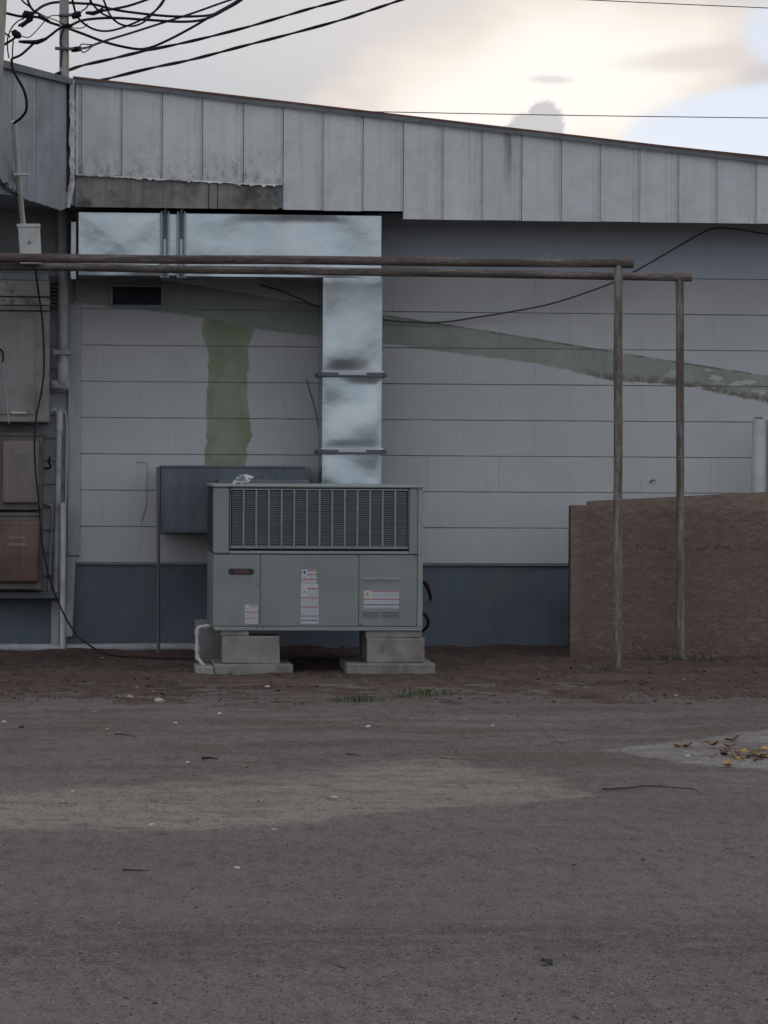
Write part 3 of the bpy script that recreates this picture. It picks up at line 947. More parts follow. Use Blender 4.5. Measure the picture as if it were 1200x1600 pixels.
for a, e in ((xdk0, xs1), (xs1 + 0.004, xs2 - 0.004), (xs2, xdk1)):
    MB().prism([(a, FY + 0.003, zb1 + 0.003), (e - 0.002, FY + 0.003, zb1 + 0.003), (e - 0.002, FY + 0.003, zdk(e) + 0.01), (a, FY + 0.003, zdk(a) + 0.01)], (0, 0.014, 0)).build('bare_strip', 'fascia_old', fascia)
mb = MB()
x = xdk0
lower, upper = [], []
while x < xdk1:
    lower.append((x, zdk(x) - 0.001 - abs(random.gauss(0, 0.0035)) * (3.0 if random.random() < 0.1 else 1)))
    upper.append((x, zdk(x) + 0.0025 + abs(random.gauss(0, 0.002))))
    x += random.uniform(0.006, 0.016)
for i in range(len(lower) - 1):
    a, b_ = lower[i], lower[i + 1]
    c, d = upper[i + 1], upper[i]
    y = FY - 0.010 - random.uniform(0, 0.006)
    mb.add([(a[0], y, a[1]), (b_[0], y, b_[1]), (c[0], FY - 0.0085, c[1]), (d[0], FY - 0.0085, d[1]), (a[0], FY + 0.002, a[1]), (b_[0], FY + 0.002, b_[1])], [(0, 1, 2, 3), (0, 4, 5, 1)])
mb.build('peeling_edge', 'peel', fascia)

# angled fascia over the meter corner: bends towards the viewer
ang_pts = [(113, 312), (103, 326), (95, 328.5), (80, 324), (60, 317), (38, 310.5), (33, 300), (22, 296), (14, 289), (6, 286), (0, 282), (-20, 279), (-60, 270)]
angled = MB().prism([PA(118, 124, 0.03), PA(-60, 79, 0.03), PA(-60, 262, 0.03), PA(20, 284, 0.03), PA(100, 318, 0.03), PA(116, 300, 0.03)], AN * -0.02).build('angled_fascia', 'soffit', bld)
cuts = [118, 104, 57, 20, -12, -60]
for i in range(len(cuts) - 1):
    a, e = cuts[i], cuts[i + 1]

    def ylow(px):
        for (x1_, y1_), (x2_, y2_) in zip(ang_pts[:-1], ang_pts[1:]):
            if x2_ <= px <= x1_:
                return y1_ + (y2_ - y1_) * (x1_ - px) / max(1e-6, x1_ - x2_)
        return 300 if px > 100 else 270
    if i == 0:
        continue
    n = 14
    low = []
    for k in range(n + 1):
        px = a - 0.6 + (e - a + 0.8) * k / n
        jag = random.uniform(-1, 1) * (6 if px < 36 else 0.8)
        low.append(PA(px, ylow(px) + jag))
    top = [PA(e + 0.2, 97 - (10 - e) * 0.245 + 5), PA(a - 0.6, 97 - (10 - a) * 0.245 + 5)]
    MB().prism(low + top, AN * (-0.018 - 0.002 * (i % 2))).build('fascia_panel', 'fascia_side', angled)
# ragged caulked corner trim
L, R = [], []
for k in range(27):
    py = 124 + k * 7.7
    jl, jr = random.uniform(-1.6, 1.2), random.uniform(-1.0, 1.0)
    drop = max(0, (py - 280) / 45) * -8
    L.append(P(109 + jl + drop * 0.7, py, FY - 0.035))
    R.append(P(117 + jr + drop * (0.9 if py > 290 else 0.2), py, FY - 0.028 + random.uniform(-.004, .004)))
mb = MB()
vs = L + R + [p + Vector((0, 0.03, 0)) for p in L] + [p + Vector((0, 0.03, 0)) for p in R]
n = len(L)
for i in range(n - 1):
    mb.add([vs[i], vs[i + 1], vs[n + i + 1], vs[n + i], vs[2 * n + i], vs[2 * n + i + 1], vs[3 * n + i + 1], vs[3 * n + i]],
           [(0, 1, 2, 3), (0, 4, 5, 1), (3, 2, 6, 7), (7, 6, 5, 4)])
mb.build('corner_trim', 'peel', bld)

# soffit and roof
Bq = PA(-60, 200)
Bx, By = Bq.x, Bq.y
mb = MB()
poly = [(A.x + 0.03, FY + 0.062), (XR, FY + 0.062), (XR, 0.2), (-3.4, 0.2), (-3.4, By + 0.1), (Bx - 0.03, By + 0.1)]
mb.prism([(x, y, zb1 + 0.015) for x, y in poly], (0, 0, 0.06))
mb.build('soffit', 'soffit', bld)
mb = MB()
# main sloping roof slab
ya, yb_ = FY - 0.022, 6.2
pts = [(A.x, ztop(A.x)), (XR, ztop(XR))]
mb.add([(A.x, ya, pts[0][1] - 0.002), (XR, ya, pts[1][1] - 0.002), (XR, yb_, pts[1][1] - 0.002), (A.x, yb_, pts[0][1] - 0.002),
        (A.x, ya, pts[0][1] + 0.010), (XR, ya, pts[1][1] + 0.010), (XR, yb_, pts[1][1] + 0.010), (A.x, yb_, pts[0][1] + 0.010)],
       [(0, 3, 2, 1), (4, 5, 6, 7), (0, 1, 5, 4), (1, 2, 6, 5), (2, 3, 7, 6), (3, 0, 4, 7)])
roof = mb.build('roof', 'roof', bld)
# drip edge, slightly wavy
mb = MB()
k = 60
for i in range(k):
    xa, xe = A.x + (XR - A.x) * i / k, A.x + (XR - A.x) * (i + 1) / k
    wa, we = 0.003 * mnoise.noise(Vector((xa * 2.3, 0, 0))), 0.003 * mnoise.noise(Vector((xe * 2.3, 0, 0)))
    mb.add([(xa, ya - 0.006, ztop(xa) - 0.024 + wa), (xe, ya - 0.006, ztop(xe) - 0.024 + we), (xe, ya - 0.006, ztop(xe) - 0.004 + we), (xa, ya - 0.006, ztop(xa) - 0.004 + wa),
            (xa, ya + 0.012, ztop(xa) - 0.022), (xe, ya + 0.012, ztop(xe) - 0.022)], [(0, 1, 2, 3), (0, 4, 5, 1)])
mb.build('drip_edge', 'drip', roof)
zl = PA(20, 100).z
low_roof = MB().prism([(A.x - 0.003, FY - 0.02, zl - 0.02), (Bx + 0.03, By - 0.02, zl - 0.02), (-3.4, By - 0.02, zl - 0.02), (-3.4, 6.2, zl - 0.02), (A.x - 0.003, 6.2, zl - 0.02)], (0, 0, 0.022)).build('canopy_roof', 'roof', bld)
pa, pb = PA(114, 122.5, -0.03), PA(-60, 79, -0.03)
MB().prism([pa, pb, pb + Vector((0, 0, -0.032)), pa + Vector((0, 0, -0.032))], AN * -0.02).build('drip_edge', 'drip', low_roof)

# ------------------------------------------------------------------ galvanised duct
DY = -0.47


def dented(name, x0, x1, z0, z1, yf, yb, parent, amp=0.004, seed=0, cross=False, nx=28, nz=28):
    """sheet-metal duct section: dented front sheet, plain sides"""
    mb = MB()
    vs, fs = [], []
    for j in range(nz + 1):
        for i in range(nx + 1):
            u, v = i / nx, j / nz
            x, z = x0 + (x1 - x0) * u, z0 + (z1 - z0) * v
            e = min(1.0, min(u, 1 - u, v, 1 - v) * 9)
            d = mnoise.fractal(Vector((x * 3.6 + seed, z * 3.6, seed)), 1.0, 2.0, 1) * amp * e
            if cross:
                d -= 0.0022 * (1 - min(1, abs(u - v) * 3)) * e + 0.0022 * (1 - min(1, abs(u + v - 1) * 3)) * e
            vs.append((x, yf + d, z))
    n = nx + 1
    for j in range(nz):
        for i in range(nx):
            fs.append((j * n + i, j * n + i + 1, (j + 1) * n + i + 1, (j + 1) * n + i))
    mb.add(vs, fs)
    # sides share the rim
    mb.add([(x0, yf, z0), (x0, yf, z1), (x0, yb, z1), (x0, yb, z0)], [(0, 1, 2, 3)])
    mb.add([(x1, yf, z0), (x1, yb, z0), (x1, yb, z1), (x1, yf, z1)], [(0, 1, 2, 3)])
    mb.add([(x0, yf, z1), (x1, yf, z1), (x1, yb, z1), (x0, yb, z1)], [(0, 1, 2, 3)])
    mb.add([(x0, yf, z0), (x0, yb, z0), (x1, yb, z0), (x1, yf, z0)], [(0, 1, 2, 3)])
    mb.add([(x0, yb, z0), (x0, yb, z1), (x1, yb, z1), (x1, yb, z0)], [(0, 1, 2, 3)])
    return mb.build(name, 'galv', parent, smooth=True)


d0, d1 = P(123, 333, DY), P(596, 336, DY)
dz1, dz0 = P(360, 334.5, DY).z, P(360, 432, DY).z
v0x, v1x = P(504, 600, DY).x, P(596.5, 600, DY).x
duct = thing('air_duct', 'shiny galvanised steel air duct running under the fascia and down behind the unit', 'duct', ((v0x + v1x) / 2, DY, 0.45))
f1, f2 = P(257.5, 380, DY).x, P(283, 380, DY).x
xa = P(264, 380, DY).x
xb = P(277, 380, DY).x
dented('duct_section', d0.x, f1 - 0.018, dz0, dz1, DY, -0.10, duct, 0.006, 1, cross=True)
dented('duct_section', f1 - 0.010, f2 + 0.010, dz0 + .004, dz1 - .004, DY + 0.008, -0.10, duct, 0.001, 2)
dented('duct_section', f2 + 0.018, d1.x, dz0, dz1, DY, -0.10, duct, 0.009, 3, nx=60)
zf1, zf2 = P(550, 585, DY).z, P(550, 705.5, DY).z
dented('duct_section', v0x, v1x, zf1 + 0.012, dz0 - 0.001, DY + 0.003, -0.13, duct, 0.016, 5)
dented('duct_section', v0x, v1x, zf2 + 0.012, zf1 - 0.012, DY + 0.003, -0.13, duct, 0.014, 8)
dented('duct_section', v0x, v1x, 0.45, zf2 - 0.012, DY + 0.003, -0.13, duct, 0.015, 13)
MB().box(v0x - 0.002, v1x + 0.002, -0.82, DY + 0.002, 0.45, 0.78).build('duct_boot', 'galv', duct, bevel=0.003)


def flange(x0, x1, z0, z1, vertical, sticker):
    yf = DY - 0.022
    fl = MB().box(x0, x1, yf, -0.09, z0, z1).build('flange', 'flange', duct, bevel=0.002)
    mb = MB()
    if vertical:
        xm = (x0 + x1) / 2
        mb.box(x0 - 0.005, x0 + 0.005, yf - 0.012, yf + 0.03, z0 - 0.002, z1 + 0.012)
        mb.box(x1 - 0.005, x1 + 0.005, yf - 0.012, yf + 0.03, z0 - 0.002, z1 + 0.012)
        mb.build('flange_lip', 'flange', fl, bevel=0.001)
        MB().box(xm - 0.010, xm + 0.010, yf - 0.006, yf - 0.0005, z0 + .01, z1 + 0.02).build('cleat', 'gasket', fl, bevel=0.001)
        h = z1 - z0
        MB().box(xm - 0.007, xm + 0.007, yf - 0.0085, yf - 0.0065, z0 + h * 0.12, z0 + h * 0.60).build('sticker', 'lab_white', fl)
        MB().tube([(xm - .006, yf + 0.004, z1 - 0.01), (xm + .004, yf - 0.004, z1 + 0.022), (xm + .012, yf - 0.006, z1 + 0.032)], 0.006, 6).build('hanger_clip', 'flange', fl)
    else:
        zm = (z0 + z1) / 2
        mb.box(x0 - 0.004, x1 + 0.004, yf - 0.012, yf + 0.03, z1 - 0.004, z1 + 0.006)
        mb.build('flange_lip', 'galv', fl, bevel=0.001)
        MB().box(x0 - 0.022, x1 + 0.022, yf - 0.012, yf - 0.0005, zm - 0.014, zm + 0.004).build('cleat', 'gasket', fl, bevel=0.002)
        xm = (x0 + x1) / 2
        MB().box(xm - 0.075, xm + 0.075, yf - 0.0145, yf - 0.0125, zm - 0.004, zm + 0.0095).build('sticker', 'lab_white', fl)
        for s in (x0 - 0.014, x1 + 0.014):
            MB().box(s - 0.008, s + 0.008, yf - 0.018, -0.2, zm - 0.013, zm + 0.010).build('corner_clamp', 'gasket', fl, bevel=0.003)


MB().box(P(110.5, 400, -0.2).x, P(119.5, 400, -0.2).x, -0.21, -0.08, P(115, 437, -0.2).z, P(115, 346, -0.2).z).build('end_collar', 'galv', duct, bevel=0.003)
flange(f1 - 0.019, f1 + 0.019, dz0 - 0.01, dz1 - 0.004, True, True)
flange(f2 - 0.019, f2 + 0.019, dz0 - 0.01, dz1 - 0.004, True, True)
flange(v0x - 0.004, v1x + 0.004, zf1 - 0.013, zf1 + 0.013, False, True)
flange(v0x - 0.004, v1x + 0.004, zf2 - 0.013, zf2 + 0.013, False, True)

# ------------------------------------------------------------------ packaged air conditioner
UY = -1.98
UD = 1.15
ux0, ux1 = P(333, 900, UY).x, P(660.5, 900, UY).x
uz1 = P(497, 757.5, UY).z
uz0 = P(497, 985, UY).z
zsm = P(497, 866.5, UY).z


def UX(px):
    return P(px, 860, UY).x


def UZ(py):
    return P(497, py, UY).z


unit = thing('air_conditioner', 'boxy grey-green packaged air conditioner with louvred top half, raised on concrete blocks', 'air conditioner', ((ux0 + ux1) / 2, UY, uz0))
YB = UY + UD
rail = MB().box(ux0 + 0.004, ux1 - 0.002, UY - 0.004, YB, uz0, UZ(979.5)).build('base_rail', 'unit', unit, bevel=0.004)
MB().box(ux0 + 0.01, ux1 - 0.004, UY - 0.0075, UY + 0.02, uz0 + 0.0005, uz0 + 0.007).build('rail_lip', 'unit_edge', rail)
# lower cabinet panels
zp0 = UZ(978.5)
panels = [(ux0, UX(407)), (UX(407), UX(561)), (UX(561), UX(652.5))]
acc = []
for i, (a, e) in enumerate(panels):
    acc.append(MB().box(a + 0.0012, e - 0.0012, UY, UY + 0.03, zp0, zsm - 0.002).build('access_panel', 'unit', unit, bevel=0.002))
MB().box(ux0 + 0.004, ux1 - 0.004, UY + 0.012, YB, zp0 - 0.003, zsm - 0.008).build('lower_cabinet', 'unit', unit)
MB().box(UX(652.8), ux1, UY - 0.003, YB - 0.01, uz0 + 0.002, uz1 - 0.018).build('corner_post', 'unit_edge', unit, bevel=0.004)
# upper half
MB().box(ux0, UX(358.5), UY, UY + 0.085, zsm + 0.002, uz1 - 0.016).build('corner_post', 'unit', unit, bevel=0.006)
MB().box(UX(639), UX(652.5), UY + 0.001, UY + 0.085, zsm + 0.002, uz1 - 0.016).build('corner_post', 'unit', unit, bevel=0.003)
MB().box(UX(358.5), UX(639), UY + 0.002, UY + 0.05, zsm + 0.002, UZ(861)).build('lower_sill', 'unit_edge', unit, bevel=0.003)
MB().box(ux0 + 0.006, ux1 - 0.02, UY + 0.05, YB - 0.02, zsm + 0.002, uz1 - 0.02).build('coil', 'coil', unit)
# thin side coil guard on the end seen obliquely
mb = MB()
for i in range(30):
    zz = zsm + 0.03 + (uz1 - zsm - 0.06) * i / 29
    mb.box(ux0 - 0.001, ux0 + 0.006, UY + 0.09, YB - 0.05, zz, zz + 0.004)
mb.build('side_guard', 'coil', unit)
lid = MB().box(ux0 - 0.004, ux1 + 0.003, UY - 0.006, YB + 0.006, uz1 - 0.0150, uz1).build('lid', 'unit_edge', unit, bevel=0.006, seg=2)
# louvred grille
gx0, gx1, gz0, gz1 = UX(360.5), UX(637), UZ(857.5), UZ(765)
frame = MB()
frame.box(gx0, gx1, UY - 0.002, UY + 0.012, gz0, gz0 + 0.012)
frame.box(gx0, gx1, UY - 0.002, UY + 0.012, gz1 - 0.004, gz1 + 0.004)
frame.box(gx0 - 0.003, gx0, UY - 0.002, UY + 0.012, gz0, gz1)
frame.box(gx1, gx1 + 0.003, UY - 0.002, UY + 0.012, gz0, gz1)
frame.build('grille_frame', 'unit', unit, bevel=0.001)
NC = 14
cw = (gx1 - gx0) / NC
sl = MB()
ns = 30
for i in range(ns):
    zz = gz0 + 0.014 + (gz1 - gz0 - 0.02) * i / ns
    hh = (gz1 - gz0) / ns
    sl.prism([(0, -0.001, zz), (0, 0.008, zz + hh * 0.55), (0, 0.009, zz + hh * 0.50), (0, 0.0005, zz - hh * 0.10)], (cw - 0.012, 0, 0))
me_col = None
for i in range(NC):
    if me_col is None:
        o = sl.build('louvre_column', 'slat', unit)
        me_col = o.data
    else:
        o = link('louvre_column', me_col, unit)
    o.location = (gx0 + cw * i + 0.006, UY + 0.001, 0)
    if i:
        MB().box(gx0 + cw * i - 0.0052, gx0 + cw * i + 0.0052, UY - 0.003, UY + 0.010, gz0 + 0.011, gz1 - 0.004).build('grille_rib', 'unit', unit, bevel=0.0015)
MB().box(gx0, gx1, UY + 0.02, UY + 0.03, gz0, gz1).build('grille_backing', 'coil', unit)
# screws
for px, py in ((403, 914), (411, 981), (402, 981), (649, 869), (657, 979), (657, 762), (657, 866), (565, 976)):
    c = Vector((UX(px), UY - 0.004, UZ(py)))
    MB().tube([c + Vector((0, 0.004, 0)), c - Vector((0, 0.001, 0))], 0.0045, 6).build('screw', 'gasket', unit)
# badge: dark oval with red lettering
bx, bz = (UX(357) + UX(397)) / 2, UZ(893.3)
bw, bh = (UX(397) - UX(357)) / 2, (UZ(888.5) - UZ(898)) / 2
poly = []
for k in range(28):
    a = 2 * math.pi * k / 28
    ca, sa = math.cos(a), math.sin(a)
    x_ = (bw - bh) * (1 if ca > 0 else -1) + bh * ca
    poly.append((bx + x_, UY - 0.004, bz + bh * sa))
badge = MB().prism(poly, (0, 0.005, 0)).build('badge', 'badge', acc[0])
mb = MB()


def text_mesh(txt, size, origin, mat, name, parent, bold=0.0):
    cu = bpy.data.curves.new(name, 'FONT')
    cu.body = txt
    cu.size = size
    cu.align_x = 'CENTER'
    cu.align_y = 'CENTER'
    cu.extrude = 0.0006
    cu.offset = bold
    t = bpy.data.objects.new('tmp_text', cu)
    col.objects.link(t)
    bpy.context.view_layer.update()
    me = bpy.data.meshes.new_from_object(t.evaluated_get(bpy.context.evaluated_depsgraph_get()))
    bpy.data.objects.remove(t)
    me.transform(Matrix.Translation(origin) @ Matrix.Rotation(math.pi / 2, 4, 'X'))
    me.materials.clear()
    me.materials.append(MAT[mat])
    return link(name, me, parent)


bt = text_mesh('TRANE', bh * 1.65, Vector((bx, UY - 0.0048, bz)), 'badge_red', 'lettering', badge, 0.0006)


def sticker(name, panel, x0, x1, y0, y1, red=(), blue=(), tris=(), text=(), dots=(), tilt=0.0):
    """paper label: white sheet with coloured bars, warning triangles and fine print rows, in photo pixels"""
    s = MB().prism([(UX(x0), UY - 0.0012, UZ(y1)), (UX(x1 + tilt), UY - 0.0012, UZ(y1)), (UX(x1), UY - 0.0012, UZ(y0)), (UX(x0), UY - 0.0012, UZ(y0))], (0, 0.0011, 0)).build(name, 'lab_white', panel)
    mb = MB()
    yo = UY - 0.0016
    for a, e, y, h in red:
        mb.box(UX(a), UX(e), yo, UY - 0.0012, UZ(y + h), UZ(y), 0)
    for a, e, y, h in blue:
        mb.box(UX(a), UX(e), yo, UY - 0.0012, UZ(y + h), UZ(y), 1)
    for cx, y, h in tris:
        mb.prism([(UX(cx - h * 0.55), yo, UZ(y + h)), (UX(cx + h * 0.55), yo, UZ(y + h)), (UX(cx), yo, UZ(y))], (0, 0.0004, 0), 2)
        mb.box(UX(cx - 0.35), UX(cx + 0.35), yo - 0.0002, yo + 0.0001, UZ(y + h * 0.8), UZ(y + h * 0.35), 4)
    for a, e, y in text:
        x_ = a
        while x_ < e:
            wl = random.uniform(1.2, 4.2)
            mb.box(UX(x_), UX(min(e, x_ + wl)), yo, UY - 0.0012, UZ(y + 0.7), UZ(y), 3)
            x_ += wl + 0.6
    for cx, cy, r_ in dots:
        mb.prism([(UX(cx + r_ * math.cos(k * math.pi / 5)), yo, UZ(cy + r_ * math.sin(k * math.pi / 5))) for k in range(10)], (0, 0.0004, 0), 1)
    mb.build('label_print', ['lab_red', 'lab_blue', 'lab_yellow', 'lab_text', 'badge'], s)
    return s


sticker('warning_label', acc[0], 383, 403.5, 945, 975, red=[(391, 403, 946.2, 1.3), (384, 403, 955.8, 1.3), (384, 403, 965.5, 1.1)], tris=[(387.3, 949, 3.6)], text=[(392, 402, 949.5), (392, 402, 951.6), (385, 402, 958.6), (385, 402, 960.8), (385, 402, 963), (385, 402, 968), (385, 402, 970.2), (385, 402, 972.4)])
sticker('warning_label', acc[1], 471.5, 494.5, 890, 912, red=[(480, 494.5, 890.6, 1.3), (480, 494.5, 897.5, 1.3), (472, 494.5, 904.6, 1.4)], tris=[(476, 899.5, 4)], dots=[(476, 894.3, 2.4)], text=[(481, 493, 893.5), (481, 493, 895.4), (481, 493, 900.5), (481, 493, 902.4), (473, 493, 907.6), (473, 493, 909.8)])
sticker('warning_label', acc[1], 470.5, 497.5, 912.4, 974.5, red=[(480.5, 497, 919, 1.5), (471, 497, 933.4, 1.5), (471, 497, 947.7, 1.5)], blue=[(471, 497.3, 961.8, 1.4), (471, 497.3, 968.5, 1.6)], tris=[(475.6, 921, 6)],
        text=[(481, 496, 922 + 2.1 * k) for k in range(5)] + [(472, 496, 936.5 + 2.2 * k) for k in range(5)] + [(472, 496, 950.8 + 2.2 * k) for k in range(5)] + [(472, 496, 964.4), (472, 496, 966.4), (473, 496, 971.4)], tilt=0.8)
sticker('warning_label', acc[2], 569, 623.5, 922, 950.5, red=[(580, 623, 922.6, 1.5), (569.5, 623.5, 935.3, 1.4)], blue=[(569.5, 623.5, 943.8, 1.6)], tris=[(574.6, 924.5, 6.5)],
        text=[(583, 597, 926 + 2.1 * k) for k in range(4)] + [(600, 622, 926 + 2.1 * k) for k in range(4)] + [(571, 622, 938.5), (571, 622, 940.8), (571, 622, 946.4), (571, 622, 948.4)])
# pressed louvre slots
for a, e in ((566.5, 593.5), (597, 624)):
    for y0_, nn in ((902.5, 2), (953.5, 4)):
        mb = MB()
        for k in range(nn):
            yy = y0_ + k * 2.6
            mb.prism([(UX(a), UY - 0.0055, UZ(yy + 1.6)), (UX(a), UY - 0.0002, UZ(yy)), (UX(a), UY + 0.0005, UZ(yy + 2.2))], (UX(e) - UX(a), 0, 0))
        mb.build('vent_slot', 'unit' if nn == 4 else 'unit_edge', acc[2])
# condensate drain
dy = UY + 0.12
dp = [P(329, 978.5, dy), P(314, 979, dy), P(309.5, 981, dy), P(308, 986, dy), P(308, 1026, dy), P(310, 1029.5, dy - 0.01), P(319.5, 1041, dy - 0.06)]
drain = MB().tube(dp, 0.0090, 10).build('drain_pipe', 'pvc', unit, smooth=True)
for a, b_ in ((P(308.2, 984, dy), P(308, 992, dy)), (P(308, 1008, dy), P(308, 1018, dy)), (P(308.1, 1022, dy), P(309, 1029, dy)), (P(326, 978.4, dy), P(319, 978.8, dy))):
    MB().tube([a, b_], 0.0130, 10).build('pipe_coupling', 'pvc', drain, smooth=True)
# hoses and lead at the far end
hy = UY + 0.35
MB().tube(spline([P(655, 905, hy), P(667, 909, hy), P(672, 918, hy), P(675, 934, hy), P(672, 940, hy), P(664, 946, hy)]), 0.006, 8).build('refrigerant_hose', 'red_hose', unit, smooth=True)
MB().tube(spline([P(655, 908, hy - .02), P(664, 912, hy - .02), P(671, 926, hy - .02), P(673, 937, hy - .02)]), 0.009, 8).build('control_lead', 'cable', unit, smooth=True)
MB().tube(spline([P(656, 958, hy), P(664, 961, hy), P(669, 970, hy), P(668, 978, hy), P(662, 984.5, hy), P(655, 988, hy)]), 0.008, 8).build('power_lead', 'cable', unit, smooth=True)

# scrap of foil on the lid
mb = MB()
c = P(372, 748, UY + 0.35)
base = Vector((c.x, UY + 0.35, uz1))
pts = []
for i in range(5):
    for j in range(6):
        pts.append(base + Vector((-0.035 + 0.018 * i + random.uniform(-.006, .006) + 0.008 * j, random.uniform(-.02, .02), -0.002 + j * 0.011 * (1 - 0.12 * abs(i - 1.5)) + random.uniform(-.002, .002) * (j > 0))))
fs = [(i * 6 + j, (i + 1) * 6 + j, (i + 1) * 6 + j + 1, i * 6 + j + 1) for i in range(4) for j in range(5)]
o = mb.add(pts, fs).build('foil_scrap', 'foil')
sm = o.modifiers.new('thick', 'SOLIDIFY')
sm.thickness = 0.002
tag(o, 'small crumpled pale scrap of foil standing on the air conditioner lid', 'scrap')

# concrete supports ---------------------------------------------------


def chunk(name, x0, x1, y0, y1, z0, z1, label, cat, group, holes=False, rot=0.0):
    cx, cy = (x0 + x1) / 2, (y0 + y1) / 2
    mb = MB().box(x0 - cx, x1 - cx, y0 - cy, y1 - cy, 0, z1 - z0)
    o = mb.build(name, 'conc', bevel=0.006, seg=2)
    # weather the arrises a little
    for v in o.data.vertices:
        v.co += Vector((random.uniform(-1, 1), random.uniform(-1, 1), 0)) * 0.0018
    o.location = (cx, cy, z0)
    o.rotation_euler.z = rot
    return tag(o, label, cat, group)


py_ = UY - 0.07
zpt = P(560, 1037.5, py_).z
zpt = 0.055
GRP = 'concrete pieces under the air conditioner'
xl0, xl1 = P(350, 1045, py_).x, P(458, 1045, py_).x
chunk('concrete_pad', xl0 - 0.05, xl1, py_ + 0.004, UY + 0.38, -0.012, zpt - 0.004, 'flat concrete paver under the block nearest the drain pipe', 'paver', GRP)
chunk('concrete_pad', P(305, 1045, py_).x, xl0 - 0.052, py_ - 0.02, UY + 0.24, -0.014, zpt - 0.012, 'short stained paver end that the white drain pipe empties onto', 'paver', GRP)
chunk('concrete_pad', P(541, 1045, py_).x, P(680, 1045, py_).x, py_ - 0.01, UY + 0.40, 0.0, zpt + 0.002, 'longer concrete paver under the block farther from the drain pipe', 'paver', GRP)
zk1 = UZ(994)
chunk('concrete_block', P(347, 1020, UY).x, P(437, 1020, UY).x, UY - 0.002, UY + 0.19, zpt - 0.004, zk1, 'concrete block carrying the drain pipe end of the air conditioner', 'concrete block', GRP)
zk2 = UZ(997)
chunk('concrete_block', P(573, 1020, UY).x, P(663.5, 1020, UY).x, UY - 0.002, UY + 0.19, zpt + 0.002, zk2, 'concrete block with pitted face carrying the hose end of the air conditioner', 'concrete block', GRP)
chunk('concrete_shim', P(345, 990, UY).x, P(389, 990, UY).x, UY + 0.002, UY + 0.18, zk1, uz0 - 0.0005, 'thin concrete shim wedged on the block nearest the drain pipe', 'shim', GRP)
chunk('concrete_shim', P(571.5, 990, UY).x, P(659, 990, UY).x, UY + 0.004, UY + 0.18, zk2, uz0 - 0.0005, 'wide concrete shim on the block with the pitted face', 'shim', GRP)
# rear supports
rb = UY + UD - 0.25
chunk('concrete_block', P(312, 1005, rb).x - 0.02, P(350, 1005, rb).x, rb, rb + 0.2, 0.0, uz0 - 0.0005, 'shaded rear concrete block seen behind the white drain pipe', 'concrete block', GRP)
chunk('concrete_block', P(566, 1005, rb).x, P(640, 1005, rb).x, rb, rb + 0.2, 0.0, uz0 - 0.0005, 'shaded rear concrete block behind the pitted block', 'concrete block', GRP)
# brown board scrap under the pad
o = MB().box(0, 0.34, -0.06, 0.1, 0.0, 0.008).build('board_scrap', 'stick', bevel=0.002)
o.location = (P(575, 1055, py_).x, py_ - 0.02, -0.002)
tag(o, 'flat brown scrap of board lying under the longer concrete paver', 'board scrap')

# slate painted return box behind the unit -------------------------------
SY = -0.42
s0, s1 = P(250.5, 728, SY), P(483.5, 835, SY)
box = thing('return_air_box', 'slate blue painted metal box on the wall behind the air conditioner', 'metal box', ((s0.x + s1.x) / 2, SY, s1.z))
body = MB().box(s0.x, s1.x, SY, 0.0, s1.z, s0.z).build('box_body', 'slate', box, bevel=0.012, seg=3)
MB().box(s0.x - 0.004, s1.x - 0.025, SY - 0.004, SY + 0.006, s0.z - 0.010, s0.z + 0.004).build('top_seam', 'slate', box, bevel=0.003)
MB().box(s1.x - 0.028, s1.x + 0.003, SY - 0.003, SY + 0.01, s1.z + 0.01, s0.z - 0.015).build('side_seam', 'gasket', box, bevel=0.003)
MB().box(s0.x + 0.002, s0.x + 0.02, SY - 0.003, SY + 0.01, s1.z - 0.004, s0.z - 0.012).build('side_seam', 'slate', box, bevel=0.003)
MB().box(s0.x + 0.3, s1.x - 0.03, -0.84, SY + 0.002, s1.z + 0.03, s0.z - 0.07).build('connecting_sleeve', 'slate', box, bevel=0.004)
c0, c1 = P(247.5, 729, -0.43), P(247.5, 1017, -0.43)
o = MB().tube([(c0.x, -0.43, c0.z), (c1.x, -0.43, 0.0)], 0.0095, 8).build('box_leg', 'gasket', box, smooth=True)

# ------------------------------------------------------------------ rusty pipe frames


def pipe_frame(name, label, y, xpost, ytop_l, ytop_r, xend, rp, mats):
    base = P(xpost[1], 1040, y)
    z_r = P(xend, ytop_r, y)
    z_l = P(0, ytop_l, y)
    gx = P(xpost[1], 1000, y).x
    tx = P(xpost[0], 440, y).x
    t = thing(name, label, 'pipe frame', (gx, y, 0.0), 'rusty pipe frames in front of the wall')
    zz = lambda x_: z_l.z + (z_r.z - z_l.z) * (x_ - z_l.x) / (z_r.x - z_l.x)
    pts = []
    x_ = -2.6
    while x_ < z_r.x:
        pts.append(Vector((x_, y + 0.003 * mnoise.noise(Vector((x_, 0, 0))), zz(x_) + 0.004 * mnoise.noise(Vector((x_ * 1.3, y, 4))))))
        x_ += 0.12
    pts.append(Vector((z_r.x, y, zz(z_r.x))))
    beam = MB().tube(pts, rp, 14).build('beam_pipe', mats[0], t, smooth=True)
    MB().tube([pts[-1] - Vector((0.09, 0, 0)), pts[-1] + Vector((0.004, 0, 0))], rp * 1.12, 14).build('end_collar', mats[0], beam, smooth=True)
    pp = []
    ht = zz(tx)
    for k in range(20):
        f = k / 19
        pp.append(Vector((gx + (tx - gx) * f + 0.003 * mnoise.noise(Vector((f * 4, y, 2))), y + 0.004 * mnoise.noise(Vector((f * 3, y, 7))), -0.05 + (ht - rp * 0.4 + 0.05) * f)))
    post = MB().tube(pp, rp * 1.0, 14).build('post', mats[1], t, smooth=True)
    return t


